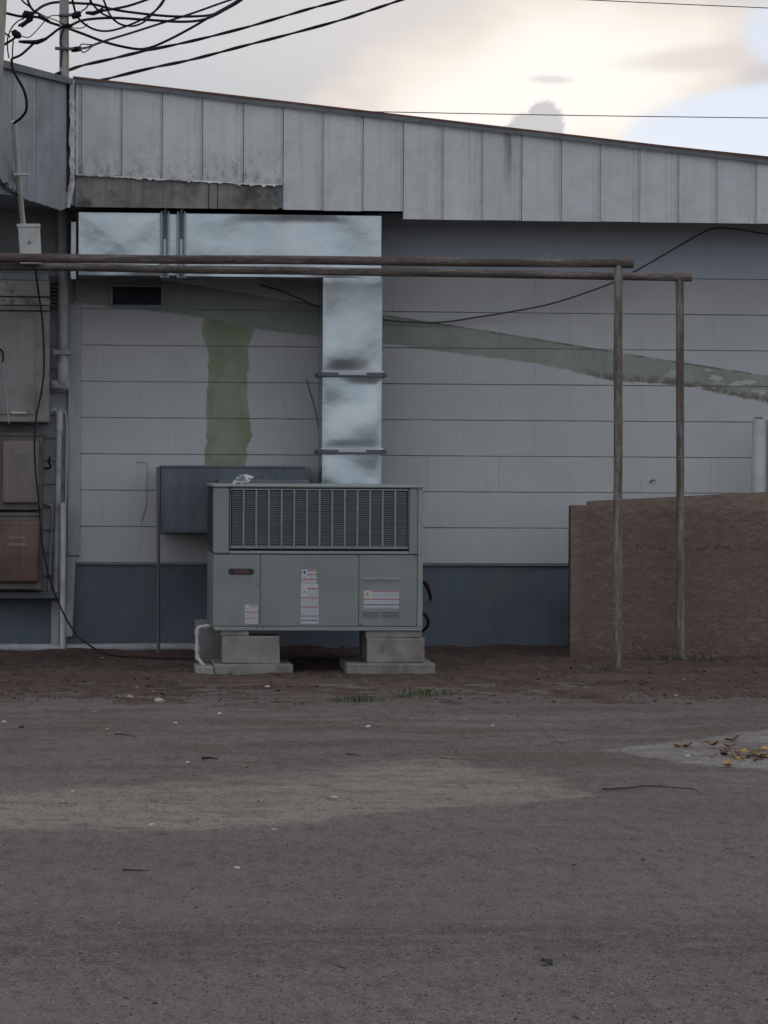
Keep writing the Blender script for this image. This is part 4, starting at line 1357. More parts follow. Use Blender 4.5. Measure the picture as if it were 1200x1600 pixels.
pipe_frame('pipe_frame', 'nearer rusty pipe frame whose higher beam ends at the taller looking post', -1.66, (966, 965), 402.5, 411.5, 988, 0.0225, ('rust', 'rust_post'))
pipe_frame('pipe_frame', 'farther rusty pipe frame whose lower beam reaches past the nearer post', -0.86, (1062, 1064), 416, 433, 1079, 0.0215, ('rust', 'rust_post'))

# ------------------------------------------------------------------ board barrier
OY = -0.72
b0 = P(892, 789, OY)
bt_ = P(1200, 797, OY)
barrier = thing('board_barrier', 'low barrier of red-brown painted strand board standing before the wall', 'barrier', (3.2, OY, 0.0))
zt = b0.z
ztr = P(1180, 799, OY).z
front = MB().prism([(b0.x, OY, -0.01), (4.9, OY, -0.01), (4.9, OY, ztr - 0.04), (P(1070, 790, OY).x, OY, P(1070, 792, OY).z), (b0.x, OY, zt)], (0, 0.012, 0)).build('front_board', 'osb', barrier, bevel=0.001)
c0 = P(917, 783, OY + 0.1)
MB().prism([(c0.x, OY + 0.1, 0.02), (5.0, OY + 0.1, 0.02), (5.0, OY + 0.1, P(1200, 768, OY + .1).z + 0.06), (P(1200, 768, OY + .1).x, OY + 0.1, P(1200, 768.5, OY + .1).z), (c0.x, OY + 0.1, c0.z)], (0, 0.012, 0)).build('rear_board', 'osb2', barrier, bevel=0.001)
MB().box(b0.x + 0.002, b0.x + 0.04, OY + 0.0125, OY + 0.098, -0.01, zt - 0.004).build('stud', 'stud', barrier, bevel=0.003)
for xx in (b0.x + 0.62, b0.x + 1.25, b0.x + 1.85):
    MB().box(xx, xx + 0.04, OY + 0.0125, OY + 0.098, -0.01, zt - 0.06).build('stud', 'stud', barrier, bevel=0.003)
# strands of the board, each lying a little proud
rs = random.Random(3)
vs, fs, tc = [], [], []
for i in range(6000):
    x_, z_ = rs.uniform(b0.x + 0.06, 4.3), rs.uniform(0.015, zt - 0.03)
    a = rs.gauss(0.0, 0.45) if rs.random() < 0.75 else rs.uniform(-1.6, 1.6)
    l, h = rs.uniform(0.008, 0.032), rs.uniform(0.0015, 0.006)
    d = Vector((math.cos(a), 0, math.sin(a)))
    u = Vector((-math.sin(a), 0, math.cos(a)))
    if abs(d.z) * l > min(z_, zt - 0.02 - z_):
        continue
    c = Vector((x_, OY - 0.0006 - rs.random() * 0.0012, z_))
    t1_, t2_ = rs.uniform(-0.001, 0.0006), rs.uniform(-0.0014, 0.0004)
    o_ = len(vs)
    vs += [c - d * l - u * h * rs.uniform(.4, 1), c + d * l * rs.uniform(.8, 1) - u * h + Vector((0, t1_, 0)), c + d * l + u * h * rs.uniform(.2, 1) + Vector((0, t1_, 0)), c - d * l * .85 + u * h + Vector((0, t2_, 0))]
    fs.append((o_, o_ + 1, o_ + 2, o_ + 3))
    f = rs.choice((0.86, 0.92, 0.97, 1.0, 1.0, 1.03, 1.08, 1.15, 1.3))
    tc.append((0.176 * f, 0.118 * f * rs.uniform(.97, 1.05), 0.099 * f * rs.uniform(.97, 1.06)))
me = bpy.data.meshes.new('board_strands')
me.from_pydata(vs, [], fs)
at = me.attributes.new('tint', 'FLOAT_COLOR', 'FACE')
for i, c in enumerate(tc):
    at.data[i].color = (*c, 1)
me.materials.append(MAT['attr'])
link('board_strands', me, front, 'stuff')
# faded stencilled marks, no longer legible
mb = MB()
for cx0, cnt in ((992, 3), (1013, 2), (1030, 2), (1090, 3), (1116, 3), (1133, 2), (1157, 2), (1180, 2), (1193, 2)):
    for k in range(cnt):
        px = cx0 + k * 6 + rs.uniform(-1, 1)
        yb0 = 853 + rs.uniform(-3, 3)
        q = P(px, yb0, OY - 0.003)
        for s_ in range(rs.choice((1, 2, 2))):
            ww, hh = rs.choice(((0.004, 0.026), (0.014, 0.005), (0.005, 0.018)))
            ox, oz = rs.uniform(-.006, .006), rs.uniform(-.012, .012)
            mb.box(q.x + ox, q.x + ox + ww, OY - 0.0040, OY - 0.0034, q.z + oz - hh, q.z + oz)
mb.build('stencil_marks', 'stud', front, kind='stuff')

# ------------------------------------------------------------------ pvc stub pipe by the barrier
pp0 = P(1185, 655, -0.30)
pt = thing('pvc_pipe', 'stout white plastic pipe rising behind the board barrier', 'pipe', (pp0.x, -0.30, 0.0))
MB().tube([(pp0.x - 0.004, -0.30, 0.0), (pp0.x + 0.004, -0.30, pp0.z)], 0.038, 20).build('pipe_shaft', 'pvc', pt, smooth=True)
MB().tube([(pp0.x + 0.004, -0.30, pp0.z - 0.002), (pp0.x + 0.004, -0.30, pp0.z + 0.012)], 0.021, 10).build('pipe_plug', 'stick', pt, smooth=True)
MB().tube([(pp0.x + 0.012, -0.30, pp0.z + 0.004), (pp0.x + 0.12, -0.28, pp0.z - 0.002)], 0.008, 8).build('side_tube', 'pvc', pt, smooth=True)
q = P(1206, 660, -0.22)
o = MB().tube([(q.x, -0.22, 0.0), (q.x, -0.22, q.z)], 0.030, 16).build('pvc_pipe', 'pvc', smooth=True)
tag(o, 'second white plastic pipe at the picture edge beyond the stout one', 'pipe')

# ------------------------------------------------------------------ electrical gear at the corner
EY = -0.28
e1 = P(77, 660, EY)
cab = thing('meter_cabinet', 'large dull grey steel electrical cabinet with flaking paint on its top rail', 'cabinet', (e1.x - 0.3, EY, e1.z))
xcl = e1.x - 0.62
zc1 = P(40, 486, EY).z
MB().box(xcl, e1.x, EY, 0.0, e1.z, zc1).build('cabinet_body', 'cab', cab, bevel=0.006)
door = MB().box(xcl + 0.05, P(55, 600, EY).x, EY - 0.007, EY - 0.0005, P(50, 648, EY).z, P(50, 497, EY).z).build('door', 'cab', cab, bevel=0.003)
MB().box(P(20, 0, EY).x, P(43, 0, EY).x, EY - 0.018, EY - 0.007, P(30, 647, EY).z, P(30, 643, EY).z).build('latch', 'pvc', door, bevel=0.002)
MB().box(xcl, e1.x - 0.002, EY - 0.012, EY + 0.1, zc1 + 0.003, P(40, 478, EY).z).build('hinge_rail', 'cab', cab, bevel=0.003)
MB().box(xcl, e1.x, EY - 0.006, -0.01, P(40, 477, EY).z, P(40, 465, EY).z).build('top_rail', 'cab_flake', cab, bevel=0.004)
MB().box(xcl, e1.x - 0.001, EY + 0.01, -0.01, P(40, 463, EY).z, P(40, 438, EY).z).build('upper_rail', 'cab_flake', cab, bevel=0.004)
MB().box(xcl, e1.x - 0.005, EY + 0.03, -0.01, P(40, 437.5, EY).z, P(40, 426, EY).z).build('cover_strip', 'fascia_side', cab, bevel=0.003)
mb = MB()
for k in range(7):
    zz = P(84, 442 + k * 6, -0.06).z
    mb.box(e1.x + 0.002, P(91, 450, -0.06).x, -0.09, -0.004, zz - 0.006, zz + 0.006)
mb.build('terminal_ribs', 'gasket', cab, bevel=0.002)
# hasp wire hanging on the door
MB().tube(spline([P(0, 545, EY - .012), P(4, 550, EY - .015), P(5, 562, EY - .012), P(3, 566, EY - 0.012)]), 0.004, 6).build('door_wire', 'cable', cab, smooth=True)
MB().tube(spline([P(5, 560, EY - .009), P(7, 590, EY - .009), P(10, 625, EY - .009), P(14, 662, EY - .009)]), 0.0022, 5).build('seal_wire', 'lab_white', cab, smooth=True)


def meter_box(name, label, x1p, y0p, y1p, mat, lidmat, topc, lid_in):
    y = -0.22
    a, e = P(x1p, y0p, y), P(x1p, y1p, y)
    t = thing(name, label, 'meter box', (a.x - 0.2, y, e.z))
    MB().box(a.x - 0.42, a.x, y, 0.0, e.z, a.z).build('box_frame', 'box_frame', t, bevel=0.004)
    l0, l1 = P(lid_in[0], lid_in[2], y), P(lid_in[1], lid_in[3], y)
    cov = MB().box(l0.x, l1.x, y - 0.035, y - 0.0005, l1.z, l0.z).build('cover', lidmat, t, bevel=0.024, seg=4, smooth=True)
    MB().box(a.x - 0.42, a.x - 0.006, y - 0.010, y + 0.02, a.z - 0.018, a.z - 0.004).build('top_flange', topc, t, bevel=0.002)
    return t, cov, y


mt, cov, my = meter_box('meter_box', 'faded mauve-grey meter box with rounded cover beneath the steel cabinet', 67, 676, 797, 'box_frame', 'box_grey', 'box_frame', (4, 61, 688, 787))
g0, g1 = P(26, 709, my), P(43, 732, my)
MB().box(g0.x, g1.x, my - 0.0375, my - 0.0353, g1.z, g0.z).build('number_plate', 'plate', cov)
mt, cov, my = meter_box('meter_box', 'rust brown meter box with scuffed cover, lowest of the stacked boxes', 66, 801, 921, 'box_frame', 'box_rust', 'box_frame', (-8, 62, 813, 910))
for k, (a, b_, c, d) in enumerate(((12, 42, 848, 853), (15, 40, 838, 842), (25, 28, 824, 827))):
    l0, l1 = P(a, c, my), P(b_, d, my)
    MB().box(l0.x, l1.x, my - 0.0365, my - 0.0352, l1.z, l0.z).build('scuff_patch', 'box_grey', cov)
# dark wiring channel below
k0, k1 = P(-60, 925, -0.2), P(92, 936, -0.2)
o = MB().box(k0.x, k1.x, -0.16, -0.005, k1.z, k0.z).build('wiring_channel', 'gasket', bevel=0.004)
tag(o, 'dark horizontal wiring channel beneath the rust brown meter box', 'channel')

# big grey conduit with elbow
cy_ = -0.10
top, bot = P(98.5, 336, cy_), P(98.5, 600, cy_)
cd = thing('conduit', 'thick grey conduit with a strap dropping beside the steel cabinet', 'conduit', (bot.x, cy_, bot.z))
rr = 0.030
MB().tube([(top.x, cy_, top.z + 0.1), (bot.x, cy_, P(98, 575, cy_).z)], rr, 18).build('conduit_pipe', 'grey_pvc', cd, smooth=True)
ce = P(98.5, 570, cy_)
MB().tube([(ce.x - .001, cy_, ce.z + 0.015), (ce.x - .001, cy_, bot.z - 0.005)], rr * 1.2, 18).build('elbow_body', 'grey_pvc', cd, bevel=0.004, smooth=True)
MB().tube([(ce.x + 0.034, cy_, bot.z - 0.005), (P(80, 600, cy_).x, cy_, bot.z - 0.005)], rr * 0.95, 18).build('elbow_arm', 'grey_pvc', cd, bevel=0.004, smooth=True)
sz = P(98, 551, cy_).z
MB().box(P(82, 551, cy_).x, P(113, 551, cy_).x, cy_ - rr - 0.008, cy_ - 0.01, sz - 0.014, sz + 0.014).build('strap', 'grey_pvc', cd, bevel=0.006)

# slimmer pvc run
y2 = -0.09
q = [P(82, 641, y2), P(90, 641.5, y2), P(92.5, 646, y2), P(91.5, 700, y2), P(90, 800, y2), P(88, 930, y2)]
pr = thing('conduit', 'slim pale conduit bending over above the white ground pipe', 'conduit', (q[-1].x, y2, q[-1].z))
cp_ = MB().tube(spline(q, 5), 0.017, 12).build('conduit_pipe', 'grey_pvc', pr, smooth=True)
MB().tube([P(92.5, 643, y2), P(92.3, 672, y2)], 0.021, 12).build('coupling', 'pvc', cp_, smooth=True)
o = MB().tube(spline([P(92, 638, y2 + .03), P(101, 645, y2 + .03), P(104, 660, y2 + .03), P(104, 720, y2 + .03), P(102.5, 800, y2 + .03), P(101, 930, y2 + .03)]), 0.007, 8).build('thin_conduit', 'grey_pvc', smooth=True)
tag(o, 'thin grey tube running down against the corner trim board', 'tube')
y3 = -0.14
g = P(98, 1026, y3)
a = P(98.5, 787, y3)
wp = thing('ground_pipe', 'white plastic pipe rising from the dirt at the corner trim', 'pipe', (g.x, y3, 0.0))
wpp = MB().tube([(g.x, y3, -0.02), (a.x, y3, a.z)], 0.0175, 14).build('pipe_shaft', 'pvc', wp, smooth=True)
MB().tube([(a.x, y3, a.z - 0.018), (a.x, y3, a.z + 0.004)], 0.0195, 14).build('pipe_collar', 'pvc', wp, smooth=True)
# small fittings between the boxes and the conduit
o = MB().tube(spline([P(78, 714, -.04), P(76, 722, -.06), P(79, 728, -.06), P(76, 712 + 20, -.05), P(71, 731, -.03)]) + [P(70, 732, -.012)], 0.005, 6).build('loose_hook', 'cable', smooth=True)
tag(o, 'short black hooked wire end on the siding beside the mauve box', 'wire')
o = MB().tube(spline([P(70, 788, -.02), P(77, 789, -.05), P(82, 797, -.06), P(81, 830, -.06), P(78, 880, -.06), P(76, 925, -.05)]), 0.0065, 8).build('bare_lead', 'grey_pvc', smooth=True)
tag(o, 'pale grey lead arching down beside the rust brown box', 'wire')
# buried-edge pvc line along the foot of the wall
ly = -0.10
pts = [Vector((x_, ly + 0.01 * math.sin(x_ * 3), 0.022 + 0.003 * math.sin(x_ * 5))) for x_ in [-1.2 + 0.1 * i for i in range(18)]]
o = MB().tube(pts, 0.024, 12).build('floor_pipe', 'grey_pvc', smooth=True)
tag(o, 'grey pipe lying along the foot of the slate base below the meter boxes', 'pipe')

# conduit mast and junction box hanging below the canopy
jy = -0.95
j0, j1 = P(25.5, 350, jy), P(64, 396, jy)
jb = thing('junction_box', 'small pale square junction box at the foot of the leaning conduit', 'junction box', ((j0.x + j1.x) / 2, jy, j1.z))
a_, b_ = P(27.5, 353, jy), P(62, 353, jy)
c_, d_ = P(64.5, 412, jy), P(31.5, 412, jy)
MB().prism([a_, b_, c_, d_], (0, 0.09, 0)).build('box_body', 'jbox', jb, bevel=0.004)
a_, b_ = P(25.5, 349.5, jy - .006), P(62.8, 349.5, jy - .006)
c_, d_ = P(62.8, 355, jy - .006), P(25.8, 355, jy - .006)
MB().prism([a_, b_, c_, d_], (0, 0.10, 0)).build('box_lid', 'jbox', jb, bevel=0.003)
k_ = P(46, 379, jy)
MB().tube([k_ + Vector((0, 0.003, 0)), k_ - Vector((0, 0.004, 0))], 0.009, 8).build('knockout', 'cab', jb)
ms = thing('mast_conduit', 'leaning pale conduit in front of the angled corner sheet', 'conduit', (P(36, 348, jy).x, jy + 0.04, P(36, 348, jy).z))
tb = [P(21.5, 190, -1.35), P(27, 260, -1.2), P(36, 351, jy + 0.03)]
MB().tube(tb, 0.014, 12).build('conduit_pipe', 'jbox', ms, smooth=True)
s_ = P(31, 273, -1.2)
MB().box(s_.x - 0.03, s_.x + 0.05, -1.22, -1.19, s_.z - 0.006, s_.z + 0.006).build('strap', 'lab_white', ms, bevel=0.002)
MB().tube([P(34.5, 340, jy + .03), P(36, 352, jy + .03)], 0.018, 12).build('conduit_nut', 'gasket', ms, smooth=True)
# service drop cable looping into the mast
sd = [P(18, 92, -1.45), P(20, 108, -1.46), P(27, 122, -1.5), P(36, 138, -1.52), P(41, 155, -1.53), P(41, 172, -1.52), P(33, 184, -1.48), P(22, 192, -1.36)]
mb = MB()
mb.tube(spline(sd), 0.007, 8)
o = mb.build('service_cable', 'cable', smooth=True)
tag(o, 'black service cable looping off the roof edge into the leaning conduit', 'cable')

# black lead from the beam down the boxes to the ground
pts = [P(55, 400, -0.88), P(56, 425, -0.7), P(60, 455, -0.36), P(66, 500, -0.33), P(69, 560, -0.33), P(66, 605, -0.33), P(57, 650, -0.33), P(54, 690, -0.31), P(56, 740, -0.30), P(61, 790, -0.30), P(66, 850, -0.29), P(78, 905, -0.28), P(95, 950, -0.27), P(118, 990, -0.27)]
gp = G(138, 1024, 0.02)
pts += [Vector((P(135, 1012, -.3).x, -0.32, 0.06)), Vector((P(160, 1020, -0.4).x, -0.5, 0.02)), Vector((P(190, 1020, -.5).x, -0.75, 0.016)), Vector((P(240, 1020, -.8).x, -0.9, 0.016)), Vector((P(300, 1020, -.9).x, -0.95, 0.016)), Vector((P(345, 1020, -.9).x, -0.9, 0.016))]
o = MB().tube(spline(pts), 0.0052, 8).build('ground_lead', 'lead', smooth=True)
tag(o, 'black lead hanging over the meter boxes and trailing along the dirt', 'cable')

# cable slung under the eave
pts = [P(405, 445, -0.02), P(440, 455, -0.05), P(475, 470, -0.10), P(500, 481, -0.11), P(550, 493, -0.05), P(600, 499.5, -0.03), P(640, 503, -0.03), P(690, 503.5, -0.03), P(750, 495, -0.05), P(805, 486, -0.08), P(860, 475, -0.1), P(920, 456, -0.12), P(965, 438, -0.14), P(1010, 414, -0.16), P(1060, 385, -0.18), P(1095, 365, -0.2), P(1118, 356.5, -0.2), P(1150, 358, -0.2), P(1200, 366, -0.2), P(1300, 380, -0.15)]
o = MB().tube(spline(pts), 0.0048, 7).build('slung_cable', 'cable_grey', smooth=True)
tag(o, 'thin dark cable sagging across the wall and rising to the eave', 'cable')
o = MB().tube(spline([P(478, 592, -.006), P(484, 612, -.01), P(490, 632, -.008), P(496, 660, -.02), P(500, 700, -0.03)]), 0.0022, 5).build('thin_wire', 'cable_grey', smooth=True)
tag(o, 'hair-thin wire hanging on the wall just beside the vertical duct', 'wire')
o = MB().tube([P(212, 722, -.002), P(228, 723, -.012), P(230, 726, -.012), P(230, 745, -.008), P(229, 790, -.006), P(221, 816, -.004)], 0.0013, 5).build('wall_hook', 'cable_grey', smooth=True)
tag(o, 'small bent wall hook and wire above the corner of the slate box', 'hook')
o = MB().tube(spline([P(1017, 755, -.002), P(1017, 751, -.012), P(1022, 750, -.014), P(1023, 752, -.01)]), 0.003, 5).build('wall_hook', 'cable_grey', smooth=True)
tag(o, 'tiny bent hook on the wall between the two pipe posts', 'hook')

# ------------------------------------------------------------------ poles and overhead cables
my_ = 3.5
m0, m1 = P(101, 118, my_), P(100, -60, my_)
mast = thing('service_mast', 'slim weathered mast standing up behind the roof with cable clamps', 'mast', (m0.x, my_, zl - 0.002))
MB().tube([(m0.x, my_, zl - 0.004), (m1.x, my_, m1.z)], [0.034, 0.031], 14).build('mast_pole', 'wood', mast, smooth=True)
for a, e, r_ in (((86, 75.5), (128, 77), 0.011), ((92, 24), (118, 23), 0.011)):
    MB().tube([P(a[0], a[1], my_ - 0.035), P(e[0], e[1], my_ - 0.035)], r_, 8).build('clamp_bolt', 'gasket', mast, smooth=True)
for a, e, r_ in (((111, 78), (127, 76), 0.019), ((112, 26), (126, 21), 0.024), ((97, 42), (113, 40), 0.014)):
    MB().tube([P(a[0], a[1], my_ - 0.03), P((a[0] + e[0]) / 2, (a[1] + e[1]) / 2, my_ - 0.03), P(e[0], e[1], my_ - 0.03)], [r_ * 0.8, r_, r_ * 0.8], 8).build('cable_clamp', 'cable', mast, smooth=True)
MB().tube(spline([P(100, 45, my_ - .036), P(95.5, 55, my_ - .036), P(94.5, 66, my_ - .037), P(97, 76, my_ - .037), P(95, 95, my_ - 0.036), P(95, 105, my_ - .036)]), 0.005, 6).build('ground_wire', 'cable', mast, smooth=True)

fy = -3.2
a0, a1 = P(-21, -60, fy), P(-85, 985, fy)
dirp = (a1 - a0).normalized()
pb = a0 + dirp * ((0.0 - a0.z) / dirp.z)
o = MB().tube([pb, a0], [0.125, 0.10], 24).build('utility_pole', 'wood', smooth=True)
tag(o, 'leaning grey wooden utility pole cut off by the picture edge', 'pole')

cabs = [
    ('black overhead cable crossing the mast and dipping to its lowest sag right of it', [(-20, 12), (8, 20), (35, 26), (60, 27), (78, 35), (100, 42), (130, 53), (165, 66), (203, 75), (228, 76), (258, 65), (300, 43), (335, 22), (365, 5), (400, -18)], .0095, 3.6, 0.5),
    ('black overhead cable arching highest over the mast top', [(30, 40), (45, 30), (55, 18), (70, 8), (90, 3.5), (120, 5), (148, 7), (170, 13), (200, 18.5), (260, 25), (305, 25.5), (335, 22), (365, 8), (395, -12)], .0095, 3.4, 0.6),
    ('black overhead cable leaving the middle mast clamp almost level', [(112, 39), (125, 33), (145, 29.5), (180, 28), (230, 31), (285, 34), (320, 30), (350, 16), (385, -8)], .0095, 3.45, 0.5),
    ('black cable dropping steeply from above onto the long tap connector', [(24, -20), (34, 0), (46, 10), (60, 22), (75, 32)], .006, 3.5, 0.0),
    ('black cable coming down left of the mast into the upper connector', [(40, -12), (45, 5), (50, 14), (57, 21)], .008, 3.5, 0.0),
    ('black cable running from the spliced sleeve up across the mast', [(18, 92), (32, 86), (44, 76), (54, 67), (64, 63), (75, 58), (92, 45), (108, 37)], .0085, 3.4, 0.0),
    ('black cable tied to the lowest mast clamp and climbing away', [(126, 76), (138, 74), (150, 69), (170, 62), (200, 53), (250, 37), (300, 21), (345, 5), (390, -10)], .0085, 3.55, 0.9),
    ('slack black cable drooping in a deep loop from above the mast clamp', [(111, -12), (115, 8), (120, 24), (130, 36), (145, 45), (162, 48.5), (180, 46.5), (205, 38), (230, 26), (250, 10), (262, -8)], .0075, 3.5, 0.3),
    ('black cable loop hanging a little farther from the mast', [(132, -14), (146, 8), (158, 20), (168, 25), (180, 30)], .007, 3.6, 0.1),
    ('black cable loop rising steeply to the thick cable bundle', [(158, -10), (166, 10), (173, 25), (183, 35), (196, 40), (212, 40), (228, 32), (245, 14), (260, -6)], .007, 3.7, 0.2),
    ('black cable with a long dead end grip rising past the mast', [(135, 20), (148, 20), (160, 17), (178, 14), (205, 8), (240, -4)], .009, 3.6, 0.2),
    ('thin wire looping between the two connectors and the roof edge', [(14, 91), (12, 78), (12, 60), (18, 44), (28, 33), (38, 29)], .0045, 3.4, 0.0),
    ('thin wire rising straight from the roof edge to the lower connector', [(19.5, 92), (19.5, 78), (21, 64)], .0045, 3.4, 0.0),
    ('thin wire curving from the lower connector to the mast', [(32, 56), (44, 58.5), (53, 52), (64, 40), (74, 28), (84, 24), (96, 25)], .0035, 3.4, 0.0),
    ('thin wire crossing below the upper connector to the mast clamp', [(58, 19), (72, 26), (88, 32), (104, 40), (118, 44), (130, 43), (137, 37)], .0035, 3.35, 0.0),
    ('thin tail wire crossing above the upper mast clamp', [(124, 24), (128, 17), (135, 12), (146, -6)], .005, 3.45, 0.0),
    ('thin looped tail of the lowest mast clamp', [(126, 78), (130, 82), (138, 78), (144, 72)], .004, 3.5, 0.0),
    ('thin tail wire arched over the lowest mast clamp', [(124, 73), (128, 69), (138, 69.5), (146, 70)], .004, 3.5, 0.0),
    ('black cable entering from the leaning pole to the lower connector', [(-15, 85), (8, 69), (18, 63), (24, 58)], .0085, 3.4, 0.0),
    ('short black cable from the leaning pole to the lower connector side', [(-10, 40), (8, 52), (16, 58)], .006, 3.4, 0.0),
]


def run_on(pts, far=900.0):
    """carry a cable that leaves the picture on towards the next pole, sagging a little"""
    (a, b_), (c, d) = pts[-2], pts[-1]
    if d > -3 and c < 1200:
        return list(pts)
    l = math.hypot(c - a, d - b_)
    ux_, uy_ = (c - a) / l, (d - b_) / l
    return list(pts) + [(c + ux_ * far * t, d + uy_ * far * t * (1 - 0.25 * t)) for t in (0.12, 0.3, 0.6, 1.0)]


for lab, pts, r_, y, grow in cabs:
    if grow:
        pts = run_on(pts)
    n = len(pts)
    q = [P(a, b_, y + grow * 6 * i / (n - 1)) for i, (a, b_) in enumerate(pts)]
    o = MB().tube(spline(q, 5), r_, 7).build('overhead_cable', 'cable', smooth=True)
    tag(o, lab, 'cable', 'overhead cables round the mast')


def twisted(lab, pts, y, grow, r_):
    pts = run_on(pts)
    n = len(pts)
    q = spline([P(a, b_, y + grow * i / (n - 1)) for i, (a, b_) in enumerate(pts)], 14)
    t = thing('twisted_cable', lab, 'cable', q[0], 'twisted service drops')
    for s in range(2):
        h = []
        acc_ = 0
        for i, p in enumerate(q):
            if i:
                acc_ += (p - q[i - 1]).length
            a = acc_ * 7.5 + s * math.pi + 0.6 * math.sin(acc_ * 3.1)
            h.append(p + Vector((0, math.cos(a), math.sin(a))) * r_ * 0.62)
        MB().tube(h, r_, 6).build('strand', 'cable', t, smooth=True)


twisted('upper twisted black service cable rising from the roof beside the mast', [(84, 117), (106, 110), (130, 102), (170, 93), (220, 81), (300, 64), (380, 44), (430, 29.5), (490, 12), (560, -6)], 3.3, 5.0, 0.0075)
twisted('lower twisted black service cable rising from the roof edge toward the bright sky', [(120, 136), (150, 128), (176, 121), (240, 105.5), (300, 93), (380, 72), (450, 54), (530, 32), (585, 14), (650, -8)], 3.0, 5.0, 0.0075)
# connectors


def connector(lab, pts, rad, y=3.4):
    o = MB().tube([P(a, b_, y) for a, b_ in pts], rad, 9).build('cable_connector', 'cable', smooth=True)
    tag(o, lab, 'connector', 'cable connectors')


connector('bulky black upper cable connector with a hanging tail', [(35, 27), (40, 22), (49, 23), (47, 30), (41, 35), (33, 42)], [.012, .026, .026, .022, .014, .011])
connector('squat black cable connector just above the roof corner', [(18, 52), (22, 51), (29, 56), (33, 58)], [.014, .024, .024, .010])
connector('long black splice sleeve lying level above the roof', [(29, 65), (38, 65.5), (50, 66), (58, 66), (66, 63), (74, 60)], [.008, .012, .014, .016, .014, .008])
connector('slim black tap connector on the cable before the mast', [(60, 24), (68, 29), (78, 34)], [.010, .014, .009])
connector('thick black grip where two cables join beyond the mast', [(135, 20), (146, 21), (154, 18), (161, 13)], [.011, .015, .014, .007])
# distant wires behind the roof
for lab, a, b_, sag in (('thin grey wire crossing the sky just above the fascia', (560, 174), (1260, 185), 1.0), ('thin dark wire crossing the top corner of the sky', (800, -6), (1260, 15), 0.5)):
    q = [P(a[0] + (b_[0] - a[0]) * i / 12, a[1] + (b_[1] - a[1]) * i / 12 + sag * math.sin(math.pi * i / 12), 14.0) for i in range(-24, 40)]
    o = MB().tube(q, 0.005, 6).build('distant_wire', 'cable_grey', smooth=True)
    tag(o, lab, 'wire', 'single wires against the sky')

# ------------------------------------------------------------------ litter, stones, weeds
rg = random.Random(11)


def scatter(name, count, sampler, sizes, tints, label=None):
    """half-sunk grit: five-sided pebbles in one mesh"""
    vs, fs, cols_ = [], [], []
    for _ in range(count):
        x, y, z = sampler()
        s = rg.uniform(*sizes) * (0.6 + 0.8 * rg.random() ** 3)
        a0_ = rg.uniform(0, 6.28)
        k = 5
        o_ = len(vs)
        hgt = s * rg.uniform(0.35, 0.9)
        for j in range(k):
            an = a0_ + 2 * math.pi * j / k
            rr_ = s * rg.uniform(0.7, 1.2)
            vs.append((x + rr_ * math.cos(an), y + rr_ * math.sin(an), z - s * 0.3))
        for j in range(k):
            an = a0_ + 2 * math.pi * j / k + 0.3
            rr_ = s * rg.uniform(0.4, 0.75)
            vs.append((x + rr_ * math.cos(an), y + rr_ * math.sin(an), z + hgt * rg.uniform(.7, 1)))
        for j in range(k):
            j2 = (j + 1) % k
            fs.append((o_ + j, o_ + j2, o_ + k + j2, o_ + k + j))
        fs.append(tuple(o_ + k + j for j in range(k)))
        t = rg.choice(tints)
        f = rg.uniform(0.7, 1.25)
        cols_ += [tuple(c * f for c in t)] * (k + 1)
    me = bpy.data.meshes.new(name)
    me.from_pydata(vs, [], fs)
    at = me.attributes.new('tint', 'FLOAT_COLOR', 'FACE')
    for i, c in enumerate(cols_):
        at.data[i].color = (*c, 1)
    me.materials.append(MAT['attr'])
    o = link(name, me, None, 'stuff')
    tag(o, label, 'grit')
    return o


def gz(x, y):
    return 0.012 * mnoise.noise(Vector((x * 0.5, y * 0.5, 3))) if y < -2.6 else 0.0


def samp_lot():
    # even over the picture rather than over the ground: nearer ground holds more of it
    px, py = rg.uniform(-150, 1350), rg.uniform(1095, 1640)
    p = G(px, py)
    return p.x, p.y, gz(p.x, p.y)


def samp_dirt():
    px, py = rg.uniform(-150, 1350), 1018 + 76 * rg.random() ** 0.8
    p = G(px, py)
    return p.x, p.y, 0.004


scatter('asphalt_grit', 46000, samp_lot, (0.0014, 0.0030), [(0.20, 0.178, 0.162), (0.13, 0.112, 0.103), (0.28, 0.255, 0.235), (0.065, 0.055, 0.05), (0.17, 0.135, 0.115), (0.15, 0.13, 0.12)], 'loose grit and small stones strewn over the asphalt lot')
scatter('dirt_grit', 9000, samp_dirt, (0.003, 0.008), [(0.10, 0.075, 0.062), (0.06, 0.045, 0.038), (0.15, 0.11, 0.085), (0.035, 0.028, 0.025), (0.19, 0.15, 0.12)], 'crumbs of soil and leaf mould on the brown dirt by the wall')
scatter('scattered_pebbles', 260, samp_lot, (0.003, 0.0065), [(0.25, 0.225, 0.20), (0.05, 0.04, 0.035), (0.19, 0.14, 0.115), (0.30, 0.28, 0.26), (0.06, 0.05, 0.045)], 'scattered pale and dark pebbles on the asphalt')


def rock(px, py, r_, label, mat='stone', cat='stone', flat=0.6):
    p = G(px, py)
    bm = bmesh.new()
    bmesh.ops.create_icosphere(bm, subdivisions=2, radius=r_)
    sd_ = rg.uniform(0, 50)
    for v in bm.verts:
        v.co *= 1 + 0.35 * mnoise.noise(v.co * (1.6 / r_) + Vector((sd_, 0, 0)))
        v.co.z *= flat
    me = bpy.data.meshes.new('stone')
    bm.to_mesh(me)
    bm.free()
    me.materials.append(MAT[mat])
    o = link('stone', me)
    o.location = (p.x, p.y, gz(p.x, p.y) + r_ * flat * 0.45)
    o.rotation_euler.z = rg.uniform(0, 6)
    tag(o, label, cat, 'stones on the lot')


